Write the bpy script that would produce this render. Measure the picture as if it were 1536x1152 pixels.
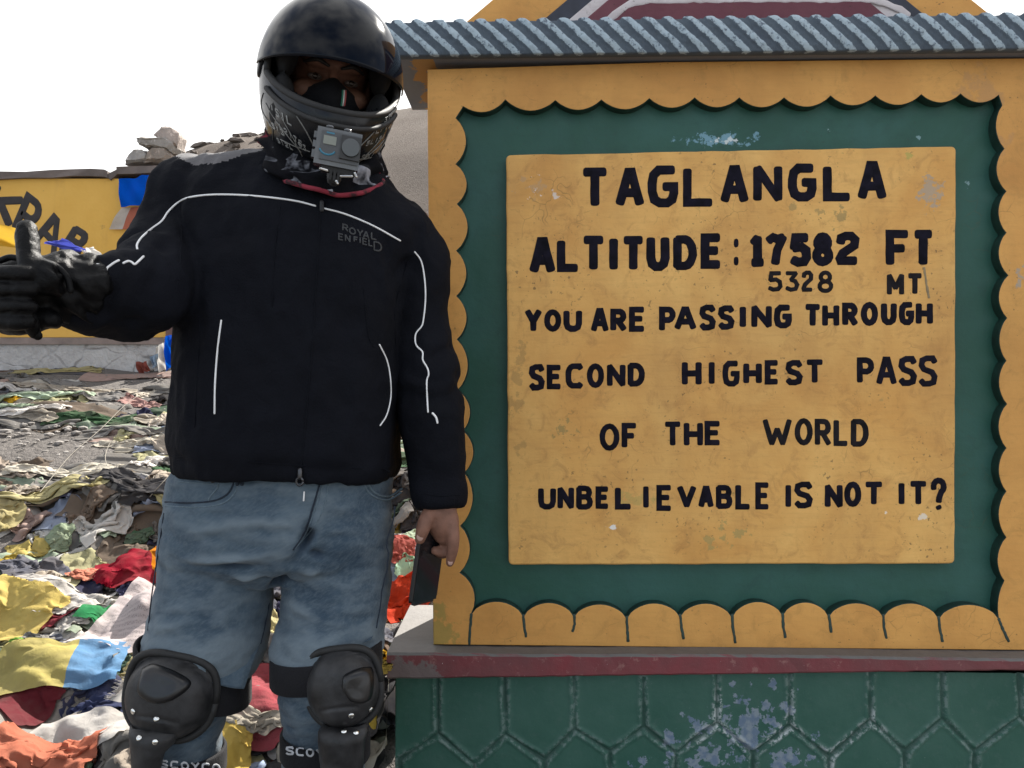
import bpy, bmesh, math, random
import numpy as np
from mathutils import Vector, Matrix, noise
from mathutils.bvhtree import BVHTree

for o in list(bpy.data.objects): bpy.data.objects.remove(o)
SC = bpy.context.scene
COL = SC.collection
R = math.radians
random.seed(7); RNG = np.random.default_rng(11)

# ------------------------------------------------------------------ camera, sky, sun, exposure
F = 1182.0; CAMZ = 1.18
cam = bpy.data.objects.new('camera', bpy.data.cameras.new('camera')); COL.objects.link(cam)
cam.location = (0, 0, CAMZ); cam.rotation_euler = (R(90), 0, 0)
cam.data.sensor_width = 36; cam.data.lens = 36 * F / 1536
cam.data.clip_start = 0.05; cam.data.clip_end = 3000
SC.camera = cam
SC.view_settings.view_transform = 'Standard'; SC.view_settings.look = 'None'
SC.view_settings.gamma = 1; SC.view_settings.exposure = 1.6
SUN_EL, SUN_AZ = R(43), R(26)
sv = Vector((math.sin(SUN_AZ)*math.cos(SUN_EL), math.cos(SUN_AZ)*math.cos(SUN_EL), math.sin(SUN_EL)))
sl = bpy.data.lights.new('sun', 'SUN'); sl.energy = 5.0; sl.angle = R(0.55); sl.color = (1, .95, .87)
sun = bpy.data.objects.new('sun', sl); COL.objects.link(sun)
sun.location = sv * 50; sun.rotation_euler = (-sv).to_track_quat('-Z', 'Y').to_euler()
W = bpy.data.worlds.new('World'); SC.world = W; W.use_nodes = True
wt = W.node_tree; wt.nodes.clear()
wo = wt.nodes.new('ShaderNodeOutputWorld')
sky = wt.nodes.new('ShaderNodeTexSky'); sky.sky_type = 'NISHITA'; sky.sun_disc = False
sky.sun_elevation = SUN_EL; sky.sun_rotation = SUN_AZ; sky.altitude = 4000; sky.dust_density = 0.6
b1 = wt.nodes.new('ShaderNodeBackground'); b1.inputs[1].default_value = 0.07
wt.links.new(sky.outputs[0], b1.inputs[0])
b2 = wt.nodes.new('ShaderNodeBackground'); b2.inputs[1].default_value = 0.62
tc = wt.nodes.new('ShaderNodeTexCoord'); mp = wt.nodes.new('ShaderNodeMapping'); mp.inputs['Scale'].default_value = (1, 1, 2.2)
nz = wt.nodes.new('ShaderNodeTexNoise'); nz.inputs['Scale'].default_value = 1.5; nz.inputs['Detail'].default_value = 5
rp = wt.nodes.new('ShaderNodeValToRGB'); rp.color_ramp.elements[0].position = .20; rp.color_ramp.elements[1].position = .58
cr = wt.nodes.new('ShaderNodeValToRGB')
cr.color_ramp.elements[0].color = (.44, .45, .48, 1); cr.color_ramp.elements[1].color = (1, .995, .98, 1)
cr.color_ramp.elements[0].position = .36; cr.color_ramp.elements[1].position = .58
mx = wt.nodes.new('ShaderNodeMixShader')
wt.links.new(tc.outputs['Generated'], mp.inputs[0]); wt.links.new(mp.outputs[0], nz.inputs['Vector'])

sx = wt.nodes.new('ShaderNodeSeparateXYZ'); wt.links.new(tc.outputs['Generated'], sx.inputs[0])
mt_ = wt.nodes.new('ShaderNodeMath'); mt_.operation = 'MULTIPLY_ADD'; mt_.inputs[1].default_value = .17; wt.links.new(sx.outputs[1], mt_.inputs[0]); wt.links.new(nz.outputs['Fac'], mt_.inputs[2])
wt.links.new(mt_.outputs[0], rp.inputs[0]); wt.links.new(nz.outputs['Fac'], cr.inputs[0])
wt.links.new(cr.outputs[0], b2.inputs[0]); wt.links.new(rp.outputs[0], mx.inputs[0])
wt.links.new(b1.outputs[0], mx.inputs[1]); wt.links.new(b2.outputs[0], mx.inputs[2]); wt.links.new(mx.outputs[0], wo.inputs[0])

# ------------------------------------------------------------------ geometry of the view -> real places
def P(px, py, Y): return Vector(((px-768)/F*Y, Y, CAMZ + (576-py)/F*Y))
def ppm(Y): return F/Y
SA = R(1.5); SO = Vector((0, 1.75, 0))
SROT = Matrix.Rotation(-SA, 4, 'Z'); SMAT = Matrix.Translation(SO) @ SROT; SINV = SMAT.inverted()
def S(px, py, w=0.0):
    """pixel -> (u, z) in the sign's own upright plane, w metres proud of the face"""
    c = SINV @ Vector((0, 0, CAMZ)); d = SROT.to_3x3().inverted() @ Vector(((px-768)/F, 1, (576-py)/F))
    t = (-w - c.y)/d.y; p = c + d*t
    return p.x, p.z

# ------------------------------------------------------------------ node helpers
def node(nt, t, ins=None, **props):
    n = nt.nodes.new(t)
    for k, v in props.items(): setattr(n, k, v)
    for k, v in (ins or {}).items():
        if isinstance(v, bpy.types.NodeSocket): nt.links.new(v, n.inputs[k])
        else:
            if isinstance(v, tuple) and len(v) == 3 and n.inputs[k].type == 'RGBA': v = v + (1,)
            n.inputs[k].default_value = v
    return n
def newmat(name):
    m = bpy.data.materials.new(name); m.use_nodes = True
    nt = m.node_tree; b = nt.nodes['Principled BSDF']
    return m, nt, b
def noise_(nt, co, scale, detail=4, rough=.55, dist=0, sc=None):
    if sc: co = node(nt, 'ShaderNodeMapping', {'Vector': co, 'Scale': sc}).outputs[0]
    return node(nt, 'ShaderNodeTexNoise', {'Vector': co, 'Scale': scale, 'Detail': detail, 'Roughness': rough, 'Distortion': dist}).outputs[0]
def ramp(nt, fac, a, b, ca=(0, 0, 0), cb=(1, 1, 1)):
    n = node(nt, 'ShaderNodeValToRGB', {0: fac}); e = n.color_ramp.elements
    e[0].position, e[1].position = a, b; e[0].color = ca + (1,); e[1].color = cb + (1,)
    return n.outputs[0]
def mix(nt, fac, a, b, mode='MIX'):
    n = nt.nodes.new('ShaderNodeMix'); n.data_type = 'RGBA'; n.blend_type = mode
    for i, v in ((0, fac), (6, a), (7, b)):
        if isinstance(v, bpy.types.NodeSocket): nt.links.new(v, n.inputs[i])
        else: n.inputs[i].default_value = (v + (1,)) if isinstance(v, tuple) else v
    return n.outputs[2]
def math_(nt, op, a, b=None, c=None):
    d = {0: a}
    if b is not None: d[1] = b
    if c is not None: d[2] = c
    return node(nt, 'ShaderNodeMath', d, operation=op).outputs[0]
def ocoord(nt): return node(nt, 'ShaderNodeTexCoord').outputs['Object']
def bump(nt, b, h, strength=.3, dist=.002):
    n = node(nt, 'ShaderNodeBump', {'Height': h, 'Strength': strength, 'Distance': dist})
    nt.links.new(n.outputs[0], b.inputs['Normal'])
def spot(nt, co, u, z, ru, rz, scale, thr, soft=.04):
    """mask of a ragged patch (chipped or stained paint) about (u, z) on an upright face"""
    v = node(nt, 'ShaderNodeVectorMath', {0: co, 1: (u, 0, z)}, operation='SUBTRACT').outputs[0]
    v = node(nt, 'ShaderNodeVectorMath', {0: v, 1: (1/ru, 0, 1/rz)}, operation='MULTIPLY').outputs[0]
    l = node(nt, 'ShaderNodeVectorMath', {0: v}, operation='LENGTH').outputs[1]
    n = noise_(nt, co, scale, 6, .65)
    s = math_(nt, 'MULTIPLY_ADD', l, -.22, n)
    return ramp(nt, s, thr, thr+soft)
def paint(name, c1, c2, big=5, rough=.6, stain=(.25, .17, .06), stain_amt=.5, streak=True, spots=(), grain=1.0, speck=.6):
    m, nt, b = newmat(name); co = ocoord(nt)
    col = mix(nt, ramp(nt, noise_(nt, co, big, 5, .6, .4), .36, .66), c1, c2)
    if streak:
        st = noise_(nt, co, 9, 4, .6, 0, (1.0, 1.0, .16))
        col = mix(nt, math_(nt, 'MULTIPLY', ramp(nt, st, .5, .74), .35*stain_amt), col, stain)
    br = noise_(nt, co, 110, 4, .7, 0, (.10, 1, 1))
    col = mix(nt, math_(nt, 'MULTIPLY', ramp(nt, br, .48, .70), .20*stain_amt), col, stain)
    pat = noise_(nt, co, 22, 6, .7, .8)
    col = mix(nt, math_(nt, 'MULTIPLY', ramp(nt, pat, .52, .72), .62*stain_amt), col, stain)
    big2 = noise_(nt, co, 2.1, 3, .6, .3)
    col = mix(nt, math_(nt, 'MULTIPLY', ramp(nt, big2, .48, .70), .40*stain_amt), col, stain)
    vc = node(nt, 'ShaderNodeTexVoronoi', {'Vector': mix(nt, .05, co, node(nt, 'ShaderNodeTexNoise', {'Vector': co, 'Scale': 20.0}).outputs['Color'], 'ADD'), 'Scale': 17.0}, feature='DISTANCE_TO_EDGE').outputs['Distance']
    ck = math_(nt, 'MULTIPLY', ramp(nt, vc, .0, .018, (1, 1, 1), (0, 0, 0)), ramp(nt, noise_(nt, co, 5.5, 4), .56, .64))
    col = mix(nt, math_(nt, 'MULTIPLY', ck, .55*stain_amt), col, (.10, .06, .02))
    vo = noise_(nt, co, 130, 2, .5)
    gate = ramp(nt, noise_(nt, co, 6, 3), .45, .62)
    sp = math_(nt, 'MULTIPLY', ramp(nt, vo, .66, .71), gate)
    col = mix(nt, math_(nt, 'MULTIPLY', sp, speck), col, (.035, .03, .02))
    for (u, z, ru, rz, sc, thr, c, amt) in spots:
        col = mix(nt, math_(nt, 'MULTIPLY', spot(nt, co, u, z, ru, rz, sc, thr), amt), col, c)
    nt.links.new(col, b.inputs['Base Color']); b.inputs['Roughness'].default_value = rough
    b.inputs['Specular IOR Level'].default_value = .35
    h = math_(nt, 'ADD', noise_(nt, co, 90, 5, .7), math_(nt, 'MULTIPLY', noise_(nt, co, 14, 3), 2.0))
    bump(nt, b, h, .35*grain, .002)
    return m
def plain(name, c, rough=.6, metal=0, var=.25, scale=40, bmp=.2, spec=.5, coat=0, dist=.001):
    m, nt, b = newmat(name); co = ocoord(nt)
    n = noise_(nt, co, scale, 4)
    dark = tuple(x*(1-var) for x in c); lite = tuple(min(1, x*(1+var)) for x in c)
    nt.links.new(mix(nt, ramp(nt, n, .3, .7), dark, lite), b.inputs['Base Color'])
    b.inputs['Roughness'].default_value = rough; b.inputs['Metallic'].default_value = metal
    b.inputs['Specular IOR Level'].default_value = spec; b.inputs['Coat Weight'].default_value = coat
    if bmp: bump(nt, b, noise_(nt, co, scale*3, 3), bmp, dist)
    return m

# ------------------------------------------------------------------ mesh helpers
WM = {}
def link(name, me, mat=None, parent=None, smooth=True, mw=None):
    """me is in world coordinates; it is stored relative to its parent (or to mw for a top-level thing)"""
    o = bpy.data.objects.new(name, me); me.name = name; COL.objects.link(o)
    base = WM[parent.name] if parent else (mw or Matrix.Identity(4))
    me.transform(base.inverted())
    if parent: o.parent = parent
    else: o.matrix_world = base
    WM[o.name] = base.copy()
    if mat:
        for mm in (mat if isinstance(mat, (list, tuple)) else [mat]): me.materials.append(mm)
    if smooth: me.polygons.foreach_set('use_smooth', [True]*len(me.polygons))
    return o
def empty(name, mw):
    o = bpy.data.objects.new(name, None); COL.objects.link(o); o.matrix_world = mw; WM[o.name] = mw.copy(); o.empty_display_size = .1
    return o
def tag(o, label=None, cat=None, group=None, kind=None):
    if label: o['label'] = label
    if cat: o['category'] = cat
    if group: o['group'] = group
    if kind: o['kind'] = kind
    return o
def T(v): return Matrix.Translation(Vector(v))
def bm2me(bm, name='m'):
    bmesh.ops.recalc_face_normals(bm, faces=bm.faces)
    me = bpy.data.meshes.new(name); bm.to_mesh(me); bm.free(); return me
def box(bm, a, b, mw=None):
    vs = [bm.verts.new((x, y, z)) for x in (a[0], b[0]) for y in (a[1], b[1]) for z in (a[2], b[2])]
    for f in ((0, 1, 3, 2), (4, 6, 7, 5), (0, 4, 5, 1), (2, 3, 7, 6), (0, 2, 6, 4), (1, 5, 7, 3)): bm.faces.new([vs[i] for i in f])
    if mw is not None:
        for v in vs: v.co = mw @ v.co
    return vs
def hexa(bm, front, back):
    """solid between two four-point loops"""
    a = [bm.verts.new(p) for p in front]; b = [bm.verts.new(p) for p in back]
    bm.faces.new(a); bm.faces.new(b[::-1]); n = len(a)
    for i in range(n): bm.faces.new((a[i], b[i], b[(i+1) % n], a[(i+1) % n]))
def bevel(bm, w, seg=2, ang=30):
    es = [e for e in bm.edges if len(e.link_faces) == 2 and e.calc_face_angle(0) > R(ang)]
    bmesh.ops.bevel(bm, geom=es, offset=w, segments=seg, affect='EDGES', profile=.6)
def loft(bm, rings, cap=True):
    vr = [[bm.verts.new(p) for p in r] for r in rings]; n = len(vr[0])
    for a, b in zip(vr, vr[1:]):
        for i in range(n): bm.faces.new((a[i], a[(i+1) % n], b[(i+1) % n], b[i]))
    if cap: bm.faces.new(vr[0][::-1]); bm.faces.new(vr[-1])
def catmull(pts, k=6):
    pts = [np.array(p, float) for p in pts]
    if len(pts) < 3: return [pts[0] + (pts[-1]-pts[0])*t for t in np.linspace(0, 1, k+1)]
    q = [2*pts[0]-pts[1]] + pts + [2*pts[-1]-pts[-2]]; out = []
    for i in range(1, len(q)-2):
        p0, p1, p2, p3 = q[i-1:i+3]
        for s in range(k):
            t = s/k
            out.append(.5*((2*p1)+(-p0+p2)*t+(2*p0-5*p1+4*p2-p3)*t*t+(-p0+3*p1-3*p2+p3)*t**3))
    out.append(pts[-1]); return out
def tube(bm, pts, rad, n=12, smooth=0, round_ends=True, squash=None):
    """tapered tube through points; rad one number or one per point; squash=(axis, factor) flattens it along an axis"""
    if not hasattr(rad, '__len__'): rad = [rad]*len(pts)
    if smooth:
        q = catmull([tuple(p)+(r,) for p, r in zip(pts, rad)], smooth); pts = [Vector(x[:3]) for x in q]; rad = [float(x[3]) for x in q]
    pts = [Vector(p) for p in pts]
    if round_ends:
        d0 = (pts[0]-pts[1]).normalized(); d1 = (pts[-1]-pts[-2]).normalized(); r0, r1 = rad[0], rad[-1]
        A = [(pts[0]+d0*r0*math.sin(t), r0*math.cos(t)) for t in (1.35, .95, .5)]
        B = [(pts[-1]+d1*r1*math.sin(t), r1*math.cos(t)) for t in (.5, .95, 1.35)]
        pts = [a for a, _ in A]+pts+[b for b, _ in B]; rad = [r for _, r in A]+list(rad)+[r for _, r in B]
    up = Vector((0, 0, 1)); t0 = (pts[1]-pts[0]).normalized()
    if abs(t0.dot(up)) > .9: up = Vector((0, 1, 0))
    x = t0.cross(up).normalized(); rings = []
    for i, p in enumerate(pts):
        t = (pts[min(i+1, len(pts)-1)]-pts[max(i-1, 0)]).normalized()
        x = (x - t*x.dot(t)).normalized(); y = t.cross(x)
        ring = []
        for k in range(n):
            a = 2*math.pi*k/n; v = (x*math.cos(a)+y*math.sin(a))*rad[i]
            if squash: v -= squash[0]*v.dot(squash[0])*(1-squash[1])
            ring.append(p+v)
        rings.append(ring)
    loft(bm, rings)
def ellipsoid(bm, c, r, mw=None, seg=24, rings=14):
    m = T(c) @ Matrix.Diagonal((r[0], r[1], r[2], 1))
    if mw is not None: m = mw @ m
    bmesh.ops.create_uvsphere(bm, u_segments=seg, v_segments=rings, radius=1, matrix=m)
def remesh(bm, voxel, smooth=2, fac=.5):
    me = bm2me(bm); o = bpy.data.objects.new('tmp', me); COL.objects.link(o)
    r = o.modifiers.new('r', 'REMESH'); r.mode = 'VOXEL'; r.voxel_size = voxel; r.use_smooth_shade = True
    if smooth:
        s = o.modifiers.new('s', 'SMOOTH'); s.factor = fac; s.iterations = smooth
    dg = bpy.context.evaluated_depsgraph_get(); dg.update()
    out = bpy.data.meshes.new_from_object(o.evaluated_get(dg))
    bpy.data.objects.remove(o); bpy.data.meshes.remove(me); return out
def coords(me):
    a = np.empty(len(me.vertices)*3); me.vertices.foreach_get('co', a); return a.reshape(-1, 3)
def normals(me):
    a = np.empty(len(me.vertices)*3); me.vertices.foreach_get('normal', a); return a.reshape(-1, 3)
def setco(me, a): me.vertices.foreach_set('co', np.ascontiguousarray(a, float).ravel()); me.update()
def vnoise(co, scale, off=0, octaves=3):
    s = np.array(scale if hasattr(scale, '__len__') else (scale,)*3)
    return np.array([noise.fractal(Vector(c), 1.0, 2.0, octaves) for c in co*s+off])
def seg_dist(co, a, b):
    a, b = np.array(a), np.array(b); ab = b-a
    t = np.clip(((co-a) @ ab)/max(ab @ ab, 1e-9), 0, 1); return np.linalg.norm(co-(a+t[:, None]*ab), axis=1), t
def crease(co, nor, d, pts, width, depth):
    """adds a fold along a polyline: positive depth a ridge, negative a groove"""
    best = np.full(len(co), 1e9)
    for a, b in zip(pts, pts[1:]):
        best = np.minimum(best, seg_dist(co, a, b)[0])
    d += depth*np.exp(-(best/width)**2)
def shape2d(loops, depth, bev=0.0, w0=0.0, res=2):
    """flat board with holes: loops of (u, z); front at w0, thickness depth; returned in the sign's local frame"""
    cu = bpy.data.curves.new('c', 'CURVE'); cu.dimensions = '2D'; cu.fill_mode = 'BOTH'
    for L in loops:
        s = cu.splines.new('POLY'); s.points.add(len(L)-1); s.use_cyclic_u = True
        for p, (x, y) in zip(s.points, L): p.co = (x, y, 0, 1)
    cu.extrude = max(depth/2-bev, 1e-5); cu.bevel_depth = bev; cu.bevel_resolution = res; cu.offset = -bev
    o = bpy.data.objects.new('tmpc', cu); COL.objects.link(o)
    dg = bpy.context.evaluated_depsgraph_get(); dg.update()
    me = bpy.data.meshes.new_from_object(o.evaluated_get(dg)); bpy.data.objects.remove(o)
    me.transform(Matrix(((1, 0, 0, 0), (0, 0, -1, -(w0-depth/2)), (0, 1, 0, 0), (0, 0, 0, 1))))
    return me
def arc(cx, cy, rx, ry, a0, a1, n=10):
    return [(cx+rx*math.cos(R(a0+(a1-a0)*i/n)), cy+ry*math.sin(R(a0+(a1-a0)*i/n))) for i in range(n+1)]

# ------------------------------------------------------------------ brush lettering: strokes in a unit box
GL = {
 'A': [[(0, 0), (.42, 1), (.58, 1), (1, 0)], [(.2, .33), (.8, .33)]],
 'B': [[(0, 0), (0, 1)], [(0, 1), (.55, 1)]+arc(.6, .77, .33, .23, 90, -90, 6)+[(0, .54)], [(0, .54), (.6, .54)]+arc(.62, .27, .38, .27, 90, -90, 6)+[(0, 0)]],
 'C': [[(1, .9), (.9, 1), (.35, 1)]+arc(.38, .6, .38, .4, 100, 180, 4)+arc(.38, .38, .38, .38, 180, 262, 4)+[(.9, 0), (1, .08)]],
 'D': [[(0, 0), (0, 1)], [(0, 1), (.45, 1)]+arc(.45, .5, .55, .5, 85, -85, 9)+[(0, 0)]],
 'E': [[(1, 1), (0, 1), (0, 0), (1, 0)], [(0, .52), (.85, .52)]],
 'F': [[(1, 1), (0, 1), (0, 0)], [(0, .5), (.8, .5)]],
 'G': [[(.95, 1), (.3, 1), (.06, .85), (0, .6), (0, .35), (.1, .1), (.35, 0), (.7, 0), (.93, .1), (1, .3), (1, .5), (.58, .5)]],
 'H': [[(0, 0), (0, 1)], [(1, 0), (1, 1)], [(0, .5), (1, .5)]],
 'I': [[(.5, 0), (.5, 1)]],
 'K': [[(0, 0), (0, 1)], [(1, 1), (.05, .42)], [(.3, .58), (1, 0)]],
 'L': [[(0, 1), (0, 0), (1, 0)]],
 'M': [[(0, 0), (0, 1), (.5, .3), (1, 1), (1, 0)]],
 'N': [[(0, 0), (0, 1), (1, 0), (1, 1)]],
 'O': [arc(.5, .5, .5, .5, 90, 450, 18)],
 'P': [[(0, 0), (0, 1), (.55, 1)]+arc(.6, .73, .4, .27, 85, -85, 7)+[(0, .46)]],
 'R': [[(0, 0), (0, 1), (.55, 1)]+arc(.58, .74, .38, .26, 85, -85, 7)+[(0, .48)], [(.45, .48), (1, 0)]],
 'S': [[(1, .86), (.85, 1), (.4, 1), (.08, .92), (.02, .72), (.2, .57), (.8, .45), (1, .28), (.92, .06), (.6, 0), (.2, 0), (0, .12)]],
 'T': [[(0, 1), (1, 1)], [(.5, 1), (.5, 0)]],
 'U': [[(0, 1), (0, .32), (.1, .1), (.35, 0), (.65, 0), (.9, .1), (1, .32), (1, 1)]],
 'V': [[(0, 1), (.5, 0), (1, 1)]],
 'W': [[(0, 1), (.27, 0), (.5, .62), (.73, 0), (1, 1)]],
 'Y': [[(0, 1), (.5, .45), (.5, 0)], [(1, 1), (.5, .45)]],
 '1': [[(.1, .8), (.5, 1), (.5, 0)], [(.05, 0), (.95, 0)]],
 '2': [[(.05, .75), (.1, .92), (.4, 1), (.75, 1), (1, .85), (.95, .62), (.2, .3), (0, .08), (.05, 0), (1, 0)]],
 '3': [[(0, 1), (.9, 1), (.4, .6), (.8, .52), (1, .3), (.85, .05), (.4, 0), (0, .1)]],
 '5': [[(.95, 1), (.18, 1), (.08, .58), (.6, .62), (.95, .48), (1, .2), (.8, .03), (.35, 0), (0, .1)]],
 '7': [[(0, .88), (.3, 1), (.6, .92), (1, 1), (.6, .5), (.45, 0)]],
 '8': [arc(.5, .76, .4, .24, -90, 270, 14), arc(.5, .26, .5, .26, 90, 450, 14)],
 '?': [arc(.5, .78, .48, .22, 200, -60, 10)+[(.55, .36), (.5, .24)], [(.48, .05), (.54, 0)]],
 ':': [[(.4, .8), (.6, .8)], [(.4, .15), (.6, .15)]],
}
_h = [0]
def stroke_strip(bm, pts, w, h, to3, jit=.06):
    """one brush stroke: a strip with bevelled shoulders and slightly uneven width, mitred at corners"""
    _h[0] = (_h[0]+1) % 7; h = h*(1+.09*_h[0])
    P2 = [Vector(p) for p in pts]
    closed = (P2[0]-P2[-1]).length < 1e-6
    # resample long segments so that the edge can wander
    q = [P2[0]]
    for a, b in zip(P2, P2[1:]):
        n = max(1, int((b-a).length/(w*.9)))
        for i in range(1, n+1): q.append(a.lerp(b, i/n))
    P2 = q; n = len(P2); rows = []
    for i, p in enumerate(P2):
        a = P2[i-1] if i > 0 else (P2[-2] if closed else None); b = P2[i+1] if i < n-1 else (P2[1] if closed else None)
        d1 = (p-a).normalized() if a is not None else None; d2 = (b-p).normalized() if b is not None else None
        if d1 is None: t = d2; k = 1
        elif d2 is None: t = d1; k = 1
        else:
            t = (d1+d2)
            t = t.normalized() if t.length > 1e-6 else d1
            k = min(1.38, 1/max(.5, t.dot(d1)))
        nrm = Vector((-t.y, t.x)); ww = w*.5*k
        l, r = ww*(1+random.uniform(-jit, jit)), ww*(1+random.uniform(-jit, jit))
        c = p
        row = [(c+nrm*l, 0), (c+nrm*l*.86, h*.75), (c+nrm*l*.5, h), (c-nrm*r*.5, h), (c-nrm*r*.86, h*.75), (c-nrm*r, 0)]
        rows.append([bm.verts.new(to3(v.x, v.y, hh)) for v, hh in row])
    def cap(i, sgn):
        p = P2[i]; t = (P2[1]-P2[0]).normalized()*-1 if i == 0 else (P2[-1]-P2[-2]).normalized()
        nrm = Vector((-t.y, t.x))*sgn; e = w*.5
        pts_ = [p+nrm*e*.8+t*e*.38, p+nrm*e*.35+t*e*.5, p-nrm*e*.35+t*e*.5, p-nrm*e*.8+t*e*.38]
        vs = [bm.verts.new(to3(v.x, v.y, h*.25)) for v in pts_]
        R_ = rows[i]
        bm.faces.new((R_[0], R_[1], vs[0])); bm.faces.new((R_[1], R_[2], vs[1], vs[0])); bm.faces.new((R_[2], R_[3], vs[2], vs[1]))
        bm.faces.new((R_[3], R_[4], vs[3], vs[2])); bm.faces.new((R_[4], R_[5], vs[3]))
    for a, b in zip(rows, rows[1:]):
        for k in range(5): bm.faces.new((a[k], a[k+1], b[k+1], b[k]))
    if not closed: cap(0, -1); cap(-1, 1)
def letter(bm, ch, x0, x1, y0, y1, w, h, to3, jit=.06):
    """ch drawn so that its outer edges fill the box; y0 is the bottom"""
    i = w*.5
    for st in GL[ch]:
        pts = []
        for (a, b) in st:
            X = x0+i+(x1-x0-2*i)*a; Y = y0+i+(y1-y0-2*i)*b
            if x1-x0 < 2*i: X = (x0+x1)/2
            pts.append((X, Y))
        run = [pts[0]]
        for k in range(1, len(pts)):
            run.append(pts[k])
            if k < len(pts)-1:
                d1 = Vector(pts[k])-Vector(pts[k-1]); d2 = Vector(pts[k+1])-Vector(pts[k])
                if d1.length > 0 and d2.length > 0 and d1.angle(d2) > R(100):
                    stroke_strip(bm, run, w, h, to3, jit); run = [pts[k]]
        stroke_strip(bm, run, w, h, to3, jit)

# ================================================================== GROUND AND HILL
PROF = [(-60, -.6), (-6, -.02), (1.2, 0), (1.6, .03), (2.0, .13), (2.6, .40), (3.2, .63), (4.0, .89), (5.0, 1.10), (5.9, 1.30), (8, 1.34), (14, 1.9), (60, 6)]
PY_, PZ_ = np.array([p[0] for p in PROF]), np.array([p[1] for p in PROF])
def gz(x, y):
    x = np.asarray(x, float); y = np.asarray(y, float)
    ys = y + .25*np.sin(x*1.3+.6) * np.clip((y-1.9)/1.5, 0, 1)*np.clip((6-y)/1.0, 0, 1)
    z = (np.interp(ys-.15, PY_, PZ_)+np.interp(ys, PY_, PZ_)+np.interp(ys+.15, PY_, PZ_))/3
    return z - .28*np.clip((x-.1)/1.2, 0, 1)*np.clip((y-1.6)/1, 0, 1)*np.clip((7-y)/2, 0, 1)
def grid_mesh(xs, ys, fz):
    X, Y = np.meshgrid(xs, ys); Z = fz(X, Y); nx, ny = len(xs), len(ys)
    V = np.stack([X, Y, Z], -1).reshape(-1, 3)
    i = np.arange(nx*ny).reshape(ny, nx)
    Fc = np.stack([i[:-1, :-1], i[:-1, 1:], i[1:, 1:], i[1:, :-1]], -1).reshape(-1, 4)
    me = bpy.data.meshes.new('g'); me.from_pydata(V.tolist(), [], Fc.tolist()); return me
def gravel_mat(name, c1, c2, c3, fine=38):
    m, nt, b = newmat(name); co = ocoord(nt)
    col = mix(nt, ramp(nt, noise_(nt, co, .5, 5, .6), .35, .65), c1, c2)
    v = node(nt, 'ShaderNodeTexVoronoi', {'Vector': co, 'Scale': fine})
    rv = node(nt, 'ShaderNodeSeparateColor', {0: v.outputs['Color']}).outputs[0]
    col = mix(nt, math_(nt, 'MULTIPLY', ramp(nt, rv, .2, .9), .6), col, c3)
    col = mix(nt, .5, col, mix(nt, ramp(nt, noise_(nt, co, 110, 3), .3, .7), tuple(x*.55 for x in c1), tuple(min(1, x*1.5) for x in c2)))
    nt.links.new(col, b.inputs['Base Color']); b.inputs['Roughness'].default_value = .95; b.inputs['Specular IOR Level'].default_value = .2
    h = math_(nt, 'ADD', math_(nt, 'MULTIPLY', v.outputs['Distance'], -.8), noise_(nt, co, 150, 3))
    bump(nt, b, h, .9, .012)
    return m
xs = np.concatenate([np.linspace(-60, -5, 24), np.linspace(-4.8, 2.6, 120), np.linspace(3, 60, 24)])
ys = np.concatenate([np.linspace(-50, .9, 20), np.linspace(1, 7, 110), np.linspace(7.3, 60, 24)])
def gzr(X, Y):
    Z = gz(X, Y); n = np.array([noise.fractal(Vector((a*1.7, b_*1.7, 0)), 1, 2, 4) for a, b_ in zip(X.ravel(), Y.ravel())]).reshape(X.shape)
    heap = np.clip((Y-1.9)/.4, 0, 1)*np.clip((4.0-Y)/.6, 0, 1)
    n2 = np.array([noise.fractal(Vector((a*4.2, b_*4.2, 7)), 1, 2, 2) for a, b_ in zip(X.ravel(), Y.ravel())]).reshape(X.shape)
    return Z + .025*n + .06*n2*heap
MG = gravel_mat('gravel_ground', (.085, .078, .072), (.115, .105, .098), (.17, .155, .145))
tag(link('ground', grid_mesh(xs, ys, gzr), MG), kind='structure')

def hz(X, Y):
    # a broad bare slope: its skyline runs down to the left and has rocky bumps
    t = np.clip((Y-9)/17, 0, 1); t = t*t*(3-2*t)
    crest = np.interp(X, [-40, -13, -10.6, -9.6, -8.2, -6.5, -3, 3, 20, 60], [.6, 4.2, 7.3, 8.55, 8.95, 9.15, 9.95, 11.5, 13, 14])
    back = np.clip((Y-26)/30, 0, 1)
    n = np.array([noise.fractal(Vector((a*.28, b_*.28, 3)), .9, 2.1, 6) for a, b_ in zip(X.ravel(), Y.ravel())]).reshape(X.shape)
    return .9 + (crest-.9)*t*(1-.5*back) + .35*n*t
MH = gravel_mat('scree_slope', (.085, .066, .053), (.115, .092, .076), (.16, .136, .118), 22)
tag(link('hill', grid_mesh(np.linspace(-45, 45, 220), np.linspace(8.2, 60, 130), hz), MH), kind='structure')

bm = bmesh.new()
for i in range(700):
    x, y = random.uniform(-13, -6.4), random.uniform(16, 27); z = float(hz(np.array([[x]]), np.array([[y]]))[0, 0])
    s_ = random.choice([.02, .025, .03, .04, .05])*random.uniform(.7, 1.3)*(3.5 if (x < -6 and y > 21 and random.random() < .18) else 1)
    vv = bmesh.ops.create_icosphere(bm, subdivisions=1, radius=1)['verts']; m_ = T((x, y, z+s_*.15)) @ Matrix.Rotation(random.uniform(0, 6), 4, 'Z') @ Matrix.Diagonal((s_*random.uniform(.8, 2), s_, s_*.6, 1))
    for v in vv: v.co = m_ @ (v.co*random.uniform(.75, 1.2))
tag(link('scree', bm2me(bm), plain('scree_rock', (.105, .085, .072), .95, var=.4, scale=3), smooth=False), 'loose rocks scattered over the bare hillside behind the rider', 'rocks', kind='stuff')
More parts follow.
